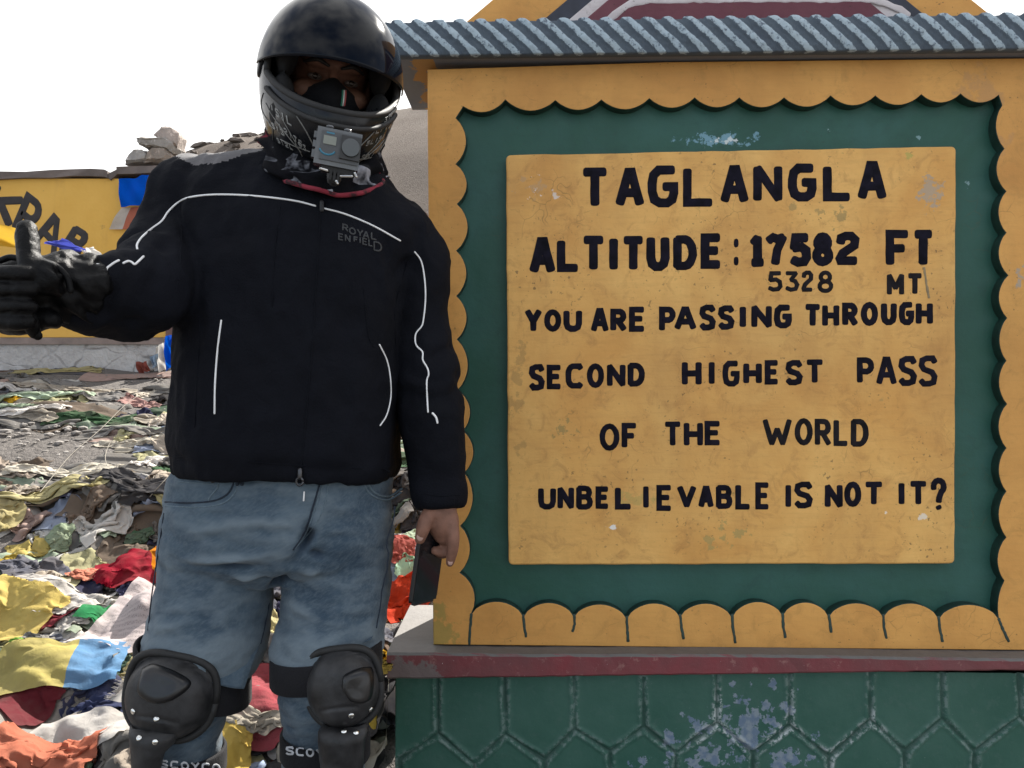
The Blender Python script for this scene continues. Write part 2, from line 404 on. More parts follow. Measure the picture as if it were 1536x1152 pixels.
# loose pebbles on the bare patch of gravel
bm = bmesh.new()
for i in range(900):
    y = random.uniform(3.2, 6.0); x = random.uniform(-.85*y*.75, -.0)
    if i < 260: x, y = random.uniform(-3.0, -1.6), random.uniform(3.75, 4.6)
    s = random.choice([.006, .008, .01, .013, .02])*random.uniform(.7, 1.3)
    r = bmesh.ops.create_icosphere(bm, subdivisions=1, radius=1)['verts']
    m = T((x, y, float(gz(x, y))+s*.25)) @ Matrix.Rotation(random.uniform(0, 6), 4, 'Z') @ Matrix.Diagonal((s*random.uniform(.8, 1.7), s, s*.6, 1))
    for v in r: v.co = m @ (v.co*random.uniform(.8, 1.15))
tag(link('gravel', bm2me(bm), plain('pebble_stone', (.20, .185, .17), .9, var=.4, scale=9), smooth=False), 'loose pale pebbles scattered over the gravel bank', 'gravel', kind='stuff')

# ================================================================== THE PAINTED MONUMENT
YEL1, YEL2 = (.56, .265, .065), (.70, .36, .095)
def Q(px, py, w=0): u, z = S(px, py, w); return (u, z)
def L3(px, py, w): u, z = S(px, py, w); return Vector((u, -w, z))
mon = empty('monument', T((0, 1.75, 0)) @ SROT)
tag(mon, 'yellow and green painted concrete monument with a lettered panel, rope cornice and scalloped border', 'monument')
def mlink(name, me, mat, parent=mon, smooth=True):
    me.transform(SMAT); return link(name, me, mat, parent, smooth)
u_ = lambda px, py, w=0: S(px, py, w)[0]
z_ = lambda px, py, w=0: S(px, py, w)[1]
def sp_(px, py, rx, ry, sc, thr, c, amt):
    u, z = S(px, py); k = 1.75/F
    return (u, z, rx*k, ry*k, sc, thr, c, amt)
M_yel = paint('yellow_wall_paint', YEL1, YEL2, 4, .62, (.36, .19, .05), .75, spots=[
    sp_(1530, 410, 16, 30, 30, .42, (.34, .31, .26), .8), sp_(1475, 190, 40, 90, 9, .33, (.47, .25, .10), .6), sp_(650, 950, 60, 40, 14, .36, (.30, .24, .06), .7)])
M_pan = paint('yellow_panel_paint', (.66, .34, .088), (.82, .49, .15), 4, .6, (.36, .17, .05), .85, spots=[
    sp_(800, 280, 42, 26, 40, .44, (.50, .31, .15), .7), sp_(801, 282, 15, 18, 55, .42, (.80, .78, .75), .95), sp_(832, 291, 14, 9, 60, .42, (.70, .60, .52), .9),
    sp_(1391, 289, 21, 22, 45, .33, (.43, .33, .23), .9), sp_(1258, 325, 22, 30, 35, .42, (.36, .25, .09), .8), sp_(1190, 312, 14, 10, 35, .40, (.36, .25, .09), .7),
    sp_(1226, 322, 16, 14, 40, .44, (.36, .25, .09), .7), sp_(1085, 805, 55, 32, 38, .44, (.40, .30, .10), .75), sp_(845, 640, 34, 34, 50, .46, (.34, .24, .08), .8),
    sp_(950, 748, 60, 16, 30, .38, (.46, .34, .10), .6), sp_(920, 791, 8, 4, 60, .30, (.82, .78, .72), .95), sp_(1380, 775, 18, 7, 60, .42, (.80, .70, .55), .9),
    sp_(1330, 770, 14, 6, 60, .44, (.80, .70, .55), .9), sp_(775, 600, 22, 200, 16, .44, (.42, .25, .08), .6), sp_(1365, 232, 8, 10, 40, .40, (.36, .37, .09), .6),
    sp_(1320, 600, 26, 14, 40, .46, (.42, .27, .09), .6), sp_(1190, 505, 18, 28, 42, .47, (.30, .22, .08), .6)])
GRN1, GRN2 = (.016, .080, .053), (.030, .108, .090)
M_grn = paint('green_band_paint', GRN1, GRN2, 3.5, .5, (.012, .05, .045), .5, spots=[
    sp_(1085, 203, 78, 16, 34, .40, (.17, .33, .42), .9), sp_(1095, 206, 70, 11, 60, .50, (.60, .66, .66), .9), sp_(1180, 195, 22, 9, 50, .50, (.17, .33, .38), .8),
    sp_(1255, 190, 30, 6, 60, .52, (.30, .42, .44), .8), sp_(1385, 200, 26, 6, 60, .52, (.22, .36, .38), .8), sp_(1462, 280, 7, 16, 50, .46, (.25, .38, .40), .7)], speck=.25)

# ---- pillar behind everything
bm = bmesh.new()
ztop, zled = z_(700, 100), z_(700, 968)
ur = u_(1562, 500)
hexa(bm, [Vector((u_(641, 104), .0395, ztop+.01)), Vector((ur, .0395, ztop+.01)), Vector((ur, .0395, zled-.004)), Vector((u_(650, 968), .0395, zled-.004))],
     [Vector((u_(641, 104), .26, ztop+.01)), Vector((ur, .26, ztop+.01)), Vector((ur, .26, zled-.004)), Vector((u_(650, 968), .26, zled-.004))])
mlink('pillar', bm2me(bm), M_yel, smooth=False)
# ---- scalloped border: outer outline with a scalloped opening
top = [(695, 160), (758, 150), (833, 151), (902, 150), (974, 148), (1042, 147), (1109, 147), (1176, 147), (1246, 144), (1313, 144), (1382, 142), (1441, 141), (1498, 143)]
rig = [(1503, 158), (1506, 223), (1509, 287), (1509, 349), (1512, 413), (1510, 477), (1509, 541), (1510, 606), (1509, 672), (1509, 737), (1509, 806), (1506, 871)]
lef = [(684, 177), (684, 246), (686, 306), (685, 376), (685, 444), (686, 509), (687, 585), (695, 646), (697, 709), (691, 789), (690, 859)]
bot = [(1498, 928), (1408, 928), (1325, 925), (1243, 925), (1174, 923), (1098, 926), (1020, 925), (940, 928), (861, 925), (785, 925), (707, 921)]
def lobe(a, b, h, n=9, p=.75):
    """arc from a to b that swells h pixels sideways (left of a->b when h > 0)"""
    a, b = np.array(a, float), np.array(b, float); d = b-a; nn = np.array([d[1], -d[0]])/np.linalg.norm(d)
    return [tuple(a+d*t+nn*h*(math.sin(math.pi*t)**p)) for t in np.linspace(0, 1, n)[:-1]]
hole = []
for a, b in zip(top, top[1:]): hole += lobe(a, b, -(abs(b[0]-a[0])*.215), 11, .8)
hole += [top[-1]]
hole += [rig[0]]+lobe(rig[0], rig[1], -11, 9)[1:]
for a, b in zip(rig[1:], rig[2:]): hole += lobe(a, b, -12*random.uniform(.9, 1.1), 11, .75)
hole += lobe(rig[-1], bot[0], -5, 6)
for a, b in zip(bot, bot[1:]): hole += lobe(a, b, 21*random.uniform(.95, 1.05)*-1 if False else -21*random.uniform(.95, 1.05), 13, .62)
hole += [bot[-1]]
lr = lef[::-1]
hole += lobe(bot[-1], lr[0], -13, 8)
for a, b in zip(lr, lr[1:]): hole += lobe(a, b, -16*random.uniform(.9, 1.08), 11, .75)
hole += [lr[-1]]
outer = [Q(641, 104), Q(641.5, 200), Q(643.5, 400), Q(647, 700), Q(650, 967), (u_(1000, 968), zled), (ur, zled), (ur, ztop+.006), (u_(1000, 100), ztop+.006)]
hole2 = []
for p in hole:
    q = Q(*p)
    if not hole2 or (Vector(q)-Vector(hole2[-1])).length > .0012: hole2.append(q)
me = shape2d([outer, hole2], .042, .0022, 0.0)
M_edge = plain('dark_green_edge_paint', (.008, .034, .026), .6, var=.35, scale=40, bmp=.2)
hb = (min(p[0] for p in hole2)-.004, max(p[0] for p in hole2)+.004, min(p[1] for p in hole2)-.004, max(p[1] for p in hole2)+.004)
midx = [1 if (abs(p.normal.y) < .75 and hb[0] < p.center.x < hb[1] and hb[2] < p.center.z < hb[3]) else 0 for p in me.polygons]
o_ = mlink('scalloped_border', me, [M_yel, M_edge]); o_.data.polygons.foreach_set('material_index', midx)
# dark brush lines between the bottom scallops
M_line = plain('dark_green_line_paint', (.02, .045, .035), .6, bmp=.1)
to_l = lambda w0: (lambda x, y, h: Vector((x, -(w0+h), y)))
for pts in ([(707, 921), (705, 945), (704, 966)], [(785, 922), (786, 938), (789, 955)], [(861, 922), (862, 936), (859, 947)], [(940, 925), (941, 945), (942, 962)], [(1020, 922), (1023, 945), (1025, 958)],
            [(1098, 922), (1099, 940), (1103, 964)], [(1174, 920), (1175, 940), (1178, 956)], [(1243, 922), (1245, 935), (1247, 948)], [(1325, 922), (1326, 940), (1330, 957)], [(1408, 925), (1410, 945), (1414, 962)], [(1498, 928), (1505, 946), (1513, 962)]):
    bm = bmesh.new(); stroke_strip(bm, [Q(*p) for p in pts], .0062, .0008, to_l(.0002), .25); mlink('scallop_line', bm2me(bm), M_line)
# ---- recessed green field and the inscription panel
me = shape2d([[Q(672, 135), Q(1525, 135), Q(1525, 945), Q(672, 945)]], .010, 0, -.0285)
mlink('green_field', me, M_grn, smooth=False)
c = [Q(759, 233), Q(763, 847), Q(1431, 845), Q(1433, 220)]
pl = []
for i, p in enumerate(c):
    p = Vector(p); a = Vector(c[i-1]); b = Vector(c[(i+1) % 4]); rr = .012
    d1 = (a-p).normalized(); d2 = (b-p).normalized()
    for t in np.linspace(0, 1, 6): pl.append(tuple(p+d1*rr*(1-t)**2+d2*rr*t**2))
    n = 26
    for k in range(1, n):
        q = (p+d2*rr).lerp(b-d2*rr, k/n); nn = Vector((d2.y, -d2.x)); pl.append(tuple(q+nn*random.uniform(-.0009, .0009)))
panel = mlink('inscription_panel', shape2d([pl], .034, .004, .004), M_pan)
# ---- lettering, one part for each painted line
M_ink = plain('black_letter_paint', (.0065, .0055, .012), .75, var=.6, scale=45, bmp=.25, spec=.12)
M_ink2 = plain('grey_letter_paint', (.014, .012, .014), .8, var=.5, scale=60, bmp=.25, spec=.12)
LINES = [
 (.0195, M_ink, 'T 871 913 252 313;A 923 966 252 312;G 971 1017 249 312;L 1024 1071 250 311;A 1080 1122 248 307;N 1129 1173 247 305;G 1181 1224 246 303;L 1233 1277 247 303;A 1285 1329 242 302'),
 (.0195, M_ink, 'A 794 833 356 412;L 835 870 358 409;T 872 908 354 408;I 913 927 355 408;T 932 967 354 408;U 969 1004 353 407;D 1009 1045 353 406;E 1050 1083 350 404;|: 1096 1111 350 405;|1 1122 1149 351 401;7 1146 1180 350 401;5 1182 1216 350 401;8 1217 1249 349 400;2 1252 1288 348 398;|F 1327 1364 345 401;T 1367 1400 345 401'),
 (.0095, M_ink2, '5 1150 1173 407 438;3 1176 1198 407 438;2 1201 1219 406 438;8 1225 1249 406 440'),
 (.0115, M_ink2, 'M 1329 1355 410 444;T 1359 1383 410 443'),
 (.0135, M_ink, 'Y 787 813 463 499;O 816 842 464 498;U 845 873 464 498;|A 886 913 462 499;R 915 940 463 498;E 943 968 460 498;|P 988 1013 460 498;A 1011 1044 460 496;S 1048 1073 457 496;S 1076 1101 458 495;I 1108 1119 458 493;N 1126 1157 457 493;G 1160 1187 457 493;|T 1205 1231 456 491;H 1232 1258 456 491;R 1262 1286 454 490;O 1290 1316 453 489;U 1320 1344 453 488;G 1347 1370 453 488;H 1372 1398 453 488'),
 (.013, M_ink, 'S 793 817 546 586;E 820 843 547 584;C 848 875 545 583;O 880 906 545 582;N 910 938 545 581;D 941 967 544 580;|H 1022 1052 541 579;I 1061 1073 541 578;G 1083 1109 541 580;H 1114 1142 543 577;E 1146 1168 540 577;S 1177 1203 540 578;T 1207 1235 539 576;|P 1284 1310 536 576;A 1313 1344 535 578;S 1346 1374 534 579;S 1376 1405 533 580'),
 (.0125, M_ink, 'O 899 929 635 676;F 932 956 634 673;|T 995 1022 632 670;H 1025 1054 632 670;E 1056 1081 631 668'),
 (.0118, M_ink2, 'W 1143 1187 627 669;O 1191 1218 627 668;R 1221 1246 628 669;L 1249 1272 628 669;D 1275 1302 628 670'),
 (.0128, M_ink, 'U 807 834 730 764;N 836 861 729 764;B 864 889 728 764;E 893 914 729 763;L 922 948 729 764;I 962 975 727 763;E 984 1008 727 766;V 1015 1044 727 762;A 1047 1070 728 762;B 1073 1098 727 763;L 1102 1126 725 764;E 1132 1154 723 764;|I 1176 1187 725 762;S 1190 1218 722 762;|N 1236 1263 725 762;O 1265 1291 722 760;T 1295 1324 722 758;|I 1346 1356 722 758;T 1362 1390 721 758;? 1394 1419 716 766'),
]
for (wd, mt, spec) in LINES:
    bm = bmesh.new()
    for it in spec.split(';'):
        ch, x0, x1, y0, y1 = it.split(); x0, x1, y0, y1 = map(float, (x0, x1, y0, y1))
        if ch[0] == '|':
            mlink('lettering', bm2me(bm), mt, panel); bm = bmesh.new(); ch = ch[1:]
        a = Q(x0, y1); b = Q(x1, y0)
        letter(bm, ch, a[0], b[0], a[1], b[1], wd*random.uniform(.97, 1.05), .0007, to_l(.0042), .05)
    mlink('lettering', bm2me(bm), mt, panel)
# a drip of paint by the small letters
bm = bmesh.new(); stroke_strip(bm, [Q(1385, 402), Q(1388, 425), Q(1392, 447)], .005, .0005, to_l(.0042), .3)
mlink('paint_drip', bm2me(bm), plain('pale_brown_drip', (.27, .20, .10), .6), panel)

# ---- ledge: grey top, red front edge
M_led = paint('grey_ledge_cement', (.20, .185, .175), (.27, .25, .235), 6, .8, (.10, .09, .08), .8, streak=False, spots=[])
m, nt, b = newmat('red_ledge_paint'); co = ocoord(nt)
col = mix(nt, ramp(nt, noise_(nt, co, 6, 5, .65), .38, .62), (.20, .035, .042), (.15, .045, .048))
col = mix(nt, math_(nt, 'MULTIPLY', ramp(nt, noise_(nt, co, 45, 5, .7), .60, .66), .5), col, (.30, .16, .14))
col = mix(nt, spot(nt, co, u_(610, 1000), z_(610, 1000), .09, .05, 20, .30), col, (.15, .115, .11))
col = mix(nt, ramp(nt, noise_(nt, co, 130, 4, .7), .71, .74), col, (.62, .58, .54))
geo = node(nt, 'ShaderNodeNewGeometry'); nzv = node(nt, 'ShaderNodeSeparateXYZ', {0: geo.outputs['Normal']}).outputs[2]
col = mix(nt, ramp(nt, math_(nt, 'ADD', nzv, math_(nt, 'MULTIPLY', noise_(nt, co, 40, 4), .3)), .62, .75), col, mix(nt, noise_(nt, co, 30, 5, .7), (.085, .08, .076), (.15, .14, .132)))
nt.links.new(col, b.inputs['Base Color']); b.inputs['Roughness'].default_value = .7
bump(nt, b, noise_(nt, co, 60, 5, .7), .5, .003); M_red = m
w1 = .05
zt = zled-.0005; zb = z_(900, 1013, w1); n = 60
bm = bmesh.new(); rings = []
for i in range(n+1):
    t = i/n; px = 580+ (1640-580)*t; uu = u_(px, 1000, w1); j = lambda s: random.uniform(-s, s)
    zt_ = zt-.0015*math.sin(t*9)+j(.0008); zb_ = z_(px, 1019-13*min(1, (px-580)/956), w1)+j(.001)
    ub = uu+(-.006 if i == 0 else 0)
    rings.append([Vector((uu, -w1+.004, zt_)), Vector((uu, -w1+j(.001), zt_-.005)), Vector((uu, -w1+j(.001), zb_+.004)), Vector((uu, -w1+.004, zb_)), Vector((ub, .32, zb_)), Vector((ub, .32, zt_))])
loft(bm, rings); mlink('ledge', bm2me(bm), M_red, smooth=False)
# ---- green base with incised scale pattern, built as relief
wb = .024
base_v = [(656, 1027, 1100), (757, 1027, 1101), (861, 1026, 1094), (965, 1029, 1090), (1075, 1019, 1084), (1184, 1015, 1088), (1305, 1015, 1080), (1413, 1015, 1078), (1529, 1010, 1075), (1640, 1010, 1072)]
base_b = [(600, 1140), (711, 1146), (817, 1140), (915, 1127), (1014, 1130), (1130, 1131), (1244, 1136), (1357, 1127), (1462, 1127), (1585, 1125)]
segs = []
QB = lambda x, y: np.array(S(x, y, wb))
for i, (x, a, b_) in enumerate(base_v):
    segs.append((QB(x, a-12), QB(x+1, b_)))
    segs.append((QB(x+1, b_), QB(*base_b[i])))
    if i+1 < len(base_b): segs.append((QB(x+1, b_), QB(*base_b[i+1])))
for x, y in base_b:
    segs.append((QB(x, y), QB(x, y+74))); 
for k in range(1, 4):    # the pattern goes on below the picture
    for i, (x, y) in enumerate(base_b):
        yy = y+74+(k-1)*125
        ox = 52
        segs.append((QB(x, yy), QB(x-ox, yy+48))); segs.append((QB(x, yy), QB(x+ox, yy+48)))
        segs.append((QB(x+ox, yy+48), QB(x+ox, yy+125 if k == 3 else yy+77)))
segs = [(np.array(a), np.array(b_)) for a, b_ in segs]
u0, u1 = u_(593, 1060, wb), u_(1620, 1060, wb); z1 = zb+.004; z0 = -.03
gu = np.linspace(u0, u1, 420); gzv = np.concatenate([np.linspace(z1, z_(900, 1165, wb), 90), np.linspace(z_(900, 1165, wb), z0, 60)[1:]])
U, Z = np.meshgrid(gu, gzv); pts = np.stack([U.ravel(), Z.ravel()], 1); best = np.full(len(pts), 1e9)
wob = np.array([noise.noise(Vector((p[0]*18, p[1]*18, 0))) for p in pts])*.004
for a, b_ in segs:
    ab = b_-a; t = np.clip(((pts-a) @ ab)/(ab @ ab), 0, 1); best = np.minimum(best, np.linalg.norm(pts-(a+t[:, None]*ab), axis=1))
best = np.abs(best+wob)
hh = -.0045*np.exp(-(best/.0036)**2)+.0028*np.exp(-((best-.0085)/.004)**2)+np.array([noise.fractal(Vector((p[0]*9, p[1]*9, 5)), 1, 2, 4) for p in pts])*.0016
V = np.stack([pts[:, 0], -(wb+hh), pts[:, 1]], 1); nx, nyy = len(gu), len(gzv); ii = np.arange(nx*nyy).reshape(nyy, nx)
Fc = np.stack([ii[:-1, :-1], ii[1:, :-1], ii[1:, 1:], ii[:-1, 1:]], -1).reshape(-1, 4)
me = bpy.data.meshes.new('b')
nv = len(V)
back = [(u0+.01, .24, z1), (u0+.01, .24, z0), (u1, .24, z0), (u1, .24, z1)]
V = V.tolist()+back; Fl = Fc.tolist()
lft = [int(r) for r in ii[:, 0]]; Fl.append([nv, nv+1]+lft[::-1])
rgt = [int(r) for r in ii[:, -1]]; Fl.append(rgt+[nv+2, nv+3])
Fl.append([nv, nv+3, nv+2, nv+1])
me.from_pydata(V, [], Fl)
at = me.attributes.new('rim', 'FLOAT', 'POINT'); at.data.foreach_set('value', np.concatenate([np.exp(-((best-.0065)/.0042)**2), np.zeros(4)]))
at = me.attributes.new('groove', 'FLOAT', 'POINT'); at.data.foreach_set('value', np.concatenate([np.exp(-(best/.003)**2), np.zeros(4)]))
m, nt, b = newmat('green_base_paint'); co = ocoord(nt)
col = mix(nt, ramp(nt, noise_(nt, co, 5, 5, .6), .35, .65), (.024, .088, .064), (.042, .112, .086))
col = mix(nt, math_(nt, 'MULTIPLY', ramp(nt, noise_(nt, co, 60, 5, .7), .54, .70), .35), col, (.07, .12, .105))
k = 1.73/F
for (px, py, rx, ry, thr) in ((1050, 1085, 60, 45, 0.48), (1125, 1090, 62, 55, 0.41), (1180, 1062, 35, 45, 0.47), (1070, 1135, 85, 30, 0.42), (1185, 1135, 62, 35, 0.42), (965, 1140, 40, 14, .44), (1098, 1025, 12, 9, .40), (1160, 1025, 12, 10, .38), (985, 1055, 14, 22, .47), (1225, 1120, 20, 26, .42), (1010, 1110, 24, 20, .43)):
    u, z = S(px, py, wb)
    col = mix(nt, spot(nt, co, u, z, rx*k, ry*k, 34, thr, .02), col, mix(nt, ramp(nt, noise_(nt, co, 70, 4), .4, .6), (.115, .165, .235), (.20, .245, .28)))
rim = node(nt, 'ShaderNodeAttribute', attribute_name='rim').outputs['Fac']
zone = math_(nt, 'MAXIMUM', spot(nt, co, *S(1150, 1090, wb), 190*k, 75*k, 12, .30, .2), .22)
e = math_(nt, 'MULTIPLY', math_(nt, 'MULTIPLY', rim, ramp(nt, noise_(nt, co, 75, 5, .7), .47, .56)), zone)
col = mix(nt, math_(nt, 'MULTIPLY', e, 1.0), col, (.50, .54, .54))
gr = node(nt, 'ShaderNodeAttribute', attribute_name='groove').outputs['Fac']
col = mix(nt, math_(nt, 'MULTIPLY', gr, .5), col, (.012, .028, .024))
col = mix(nt, ramp(nt, noise_(nt, co, 170, 3, .7), .74, .77), col, (.45, .5, .48))
nt.links.new(col, b.inputs['Base Color']); b.inputs['Roughness'].default_value = .55; b.inputs['Specular IOR Level'].default_value = .3
bump(nt, b, noise_(nt, co, 90, 5, .7), .45, .002)
mlink('base', me, m)

# ---- cornice: soffit slab and a twisted-rope moulding along its edge
wc = .054
m, nt, b = newmat('slate_soffit_paint'); co = ocoord(nt)
col = mix(nt, noise_(nt, co, 12, 5, .65), (.13, .15, .18), (.19, .21, .245))
col = mix(nt, spot(nt, co, u_(640, 140, -.1)+.0, z_(700, 100), .028, 1, 14, .36), col, (.40, .22, .06))
nt.links.new(col, b.inputs['Base Color']); b.inputs['Roughness'].default_value = .8; bump(nt, b, noise_(nt, co, 50, 5), .4, .003)
zc0 = ztop+.006; zc1 = z_(900, 27, wc)
bm = bmesh.new(); box(bm, (u_(577, 60, wc)+.006, -wc+.006, zc0+.0035), (u_(1660, 60, wc), .30, zc1-.012)); bevel(bm, .004, 2)
mlink('roof_slab', bm2me(bm), m, smooth=False)
nu, nvv = 1500, 26
ua, ub = u_(577, 60, wc), u_(1655, 60, wc); hgt = zc1-zc0
us = np.linspace(ua, ub, nu); vs = np.linspace(0, 1, nvv)
Ug, Vg = np.meshgrid(us, vs); pitch = 31.2*1.696/F; slope = 56*1.696/F
nzz = np.array([noise.noise(Vector((a*7, b_*3, 1))) for a, b_ in zip(Ug.ravel(), Vg.ravel())]).reshape(Ug.shape)
ph = ((Ug+Vg*slope)/pitch+nzz*.06) % 1.0
prof = np.where(ph < .58, np.sqrt(np.clip(1-((ph-.29)/.30)**2, 0, 1)), 0)
fine = np.array([noise.fractal(Vector((a*60, b_*4, 2)), 1, 2, 4) for a, b_ in zip(Ug.ravel(), Vg.ravel())]).reshape(Ug.shape)
wgt = np.sin(np.pi*np.clip(Vg, 0.02, .98))**.35
hgtm = (.0075+.0035*prof+.0022*fine)*wgt
tilt = -(1-Vg)*.002
zz = zc0+Vg*(hgt-.003+.006*prof)+.0012*fine*(Vg > .9)
V = np.stack([Ug, -(wc-.006+hgtm+tilt), zz], -1).reshape(-1, 3); ii = np.arange(nu*nvv).reshape(nvv, nu)
Fc = np.stack([ii[:-1, :-1], ii[:-1, 1:], ii[1:, 1:], ii[1:, :-1]], -1).reshape(-1, 4).tolist()
# close the moulding to a solid: top, back and bottom
nv = len(V); bb = np.stack([us, np.full(nu, -wc+.03), np.full(nu, zc0+.0015)], 1); bt = np.stack([us, np.full(nu, -wc+.03), zz[-1]+.002], 1)
V = V.tolist()+bb.tolist()+bt.tolist()
for i in range(nu-1):
    Fc.append([int(ii[-1, i]), int(ii[-1, i+1]), nv+nu+i+1, nv+nu+i]); Fc.append([nv+i, nv+i+1, int(ii[0, i+1]), int(ii[0, i])])
Fc.append([int(r) for r in ii[:, 0]]+[nv+nu, nv]); 
me = bpy.data.meshes.new('r'); me.from_pydata(V, [], Fc)
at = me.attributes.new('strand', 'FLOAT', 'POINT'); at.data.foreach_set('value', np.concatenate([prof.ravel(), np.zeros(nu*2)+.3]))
m, nt, b = newmat('blue_rope_paint'); co = ocoord(nt)
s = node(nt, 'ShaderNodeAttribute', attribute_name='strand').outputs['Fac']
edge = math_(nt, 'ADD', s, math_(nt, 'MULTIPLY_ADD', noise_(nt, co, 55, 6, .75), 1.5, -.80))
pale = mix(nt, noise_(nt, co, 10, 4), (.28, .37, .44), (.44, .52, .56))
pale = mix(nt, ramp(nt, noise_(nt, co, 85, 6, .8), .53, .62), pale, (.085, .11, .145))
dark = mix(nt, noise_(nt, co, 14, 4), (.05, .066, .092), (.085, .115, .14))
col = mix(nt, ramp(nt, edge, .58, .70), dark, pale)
nt.links.new(col, b.inputs['Base Color']); b.inputs['Roughness'].default_value = .75; bump(nt, b, noise_(nt, co, 120, 5, .7), .6, .003)
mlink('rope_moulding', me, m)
# ---- gable above the cornice: nested painted bands, each board a little proud of the last
gy = -.02
def tri(px0, px1, wv, dep, name, mat, z0=zc1-.02, k=1.0):
    a = u_(px0, 26, wv); b_ = u_(px1, 24, wv); mid = (a+b_)/2; h = (b_-a)/2*.80*k
    me = shape2d([[(a-.001, z0), (b_+.001, z0), (b_, zc1+.001), (mid+.02, zc1+h), (mid-.02, zc1+h), (a, zc1+.001)]], dep, .003, wv)
    return mlink(name, me, mat)
M_mar = paint('maroon_gable_paint', (.135, .040, .055), (.165, .055, .070), 8, .7, (.09, .03, .04), .5)
M_whl = paint('white_line_paint', (.55, .50, .50), (.66, .62, .62), 12, .75, (.35, .28, .28), .8)
M_nvy = plain('navy_line_paint', (.022, .026, .042), .6, var=.3, scale=30)
g = tri(676, 1512, gy, .16, 'gable', M_yel)
tri(792, 1412, gy+.006, .02, 'dark_band', M_nvy); tri(832, 1376, gy+.010, .02, 'white_band', M_whl); tri(858, 1350, gy+.014, .02, 'maroon_field', M_mar)
bm = bmesh.new(); wl = gy+.014
for pts in ([(914, 28), (930, 16), (951, 3), (975, 0), (1050, -1), (1170, -1), (1300, -2), (1318, 2), (1350, 14), (1362, 24)],):
    stroke_strip(bm, [S(x, y, wl) for x, y in pts], .014, .0008, to_l(wl), .3)
mlink('white_line', bm2me(bm), M_whl)

# ================================================================== THE FAR YELLOW WALL
YW = 5.9
def K3(px, py, Y=YW): return P(px, py, Y)
wall = empty('painted_wall', T((-3.2, YW, 1.2)))
tag(wall, 'low yellow wall with black slanted letters on a grey stone footing', 'wall')
m, nt, b = newmat('yellow_rendered_wall'); co = ocoord(nt)
col = mix(nt, ramp(nt, noise_(nt, co, 1.6, 5, .6), .35, .65), (.60, .335, .055), (.68, .40, .085))
col = mix(nt, math_(nt, 'MULTIPLY', ramp(nt, noise_(nt, co, 4, 5, .65, 0, (1, 1, .3)), .55, .75), .5), col, (.38, .22, .06))
col = mix(nt, math_(nt, 'MULTIPLY', ramp(nt, noise_(nt, co, 11, 5, .7), .66, .72), .7), col, (.20, .14, .06))
nt.links.new(col, b.inputs['Base Color']); b.inputs['Roughness'].default_value = .8; bump(nt, b, noise_(nt, co, 25, 5), .4, .006)
M_yw = m
bm = bmesh.new(); a, c_ = K3(-420, 268), K3(250, 506); box(bm, (a.x, YW, c_.z), (c_.x, YW+.3, a.z)); bevel(bm, .012, 2)
link('render_face', bm2me(bm), M_yw, wall, smooth=False)
M_cap = plain('brown_coping', (.13, .105, .095), .85, var=.35, scale=5, bmp=.6, dist=.01)
bm = bmesh.new()
def slabrun(bm, pts, Y0, Y1, thick):
    rings = [[Vector((p.x, Y0+random.uniform(-.01, .01), p.z)), Vector((p.x, Y1, p.z)), Vector((p.x, Y1, p.z-thick)), Vector((p.x, Y0, p.z-thick+random.uniform(-.006, .006)))] for p in pts]
    loft(bm, rings)
slabrun(bm, [K3(x, y) for x, y in ((-420, 262), (-200, 261), (-60, 259), (0, 259), (40, 259), (80, 257), (110, 255), (140, 255), (160, 256), (164, 258))], YW-.03, YW+.34, .05)
slabrun(bm, [K3(x, y) for x, y in ((178, 252), (200, 251), (225, 250), (250, 249), (262, 249))], YW-.03, YW+.34, .055)
hexa(bm, [K3(159, 262, YW-.02), K3(177, 253, YW-.02), K3(180, 258, YW-.02), K3(165, 270, YW-.02)], [K3(159, 262)+Vector((0, .3, 0)), K3(177, 253)+Vector((0, .3, 0)), K3(180, 258)+Vector((0, .3, 0)), K3(165, 270)+Vector((0, .3, 0))])
link('coping', bm2me(bm), M_cap, wall, smooth=False)
bm = bmesh.new(); a, c_ = K3(249, 262), K3(262, 508); box(bm, (a.x+.002, YW-.012, c_.z), (c_.x, YW+.31, a.z-.003)); bevel(bm, .008, 2)
link('end_post', bm2me(bm), plain('brown_post_paint', (.16, .085, .075), .8, scale=12), wall, smooth=False)
bm = bmesh.new(); a, c_ = K3(-420, 507), K3(262, 517); box(bm, (a.x, YW-.05, c_.z), (c_.x, YW+.33, a.z)); bevel(bm, .01, 2)
link('brown_ledge', bm2me(bm), plain('brown_ledge_cement', (.20, .155, .135), .85, var=.3, scale=8, bmp=.5, dist=.006), wall, smooth=False)
# footing of roughly plastered stone
m, nt, b = newmat('plastered_stone'); co = ocoord(nt)
v = node(nt, 'ShaderNodeTexVoronoi', {'Vector': mix(nt, .12, co, node(nt, 'ShaderNodeTexNoise', {'Vector': co, 'Scale': 4.0}).outputs['Color'], 'ADD'), 'Scale': 3.6}, feature='DISTANCE_TO_EDGE')
crk = ramp(nt, math_(nt, 'ADD', v.outputs['Distance'], math_(nt, 'MULTIPLY_ADD', noise_(nt, co, 7, 4), -.16, .07)), .0, .03)
col = mix(nt, ramp(nt, noise_(nt, co, 3, 5, .65), .35, .65), (.36, .345, .33), (.50, .485, .47))
col = mix(nt, math_(nt, 'MULTIPLY', ramp(nt, noise_(nt, co, 14, 5, .7), .5, .7), .4), col, (.25, .23, .22))
col = mix(nt, math_(nt, 'MULTIPLY', math_(nt, 'SUBTRACT', 1.0, crk), ramp(nt, noise_(nt, co, 1.6, 4), .42, .52)), col, (.13, .12, .112))
nt.links.new(col, b.inputs['Base Color']); b.inputs['Roughness'].default_value = .95
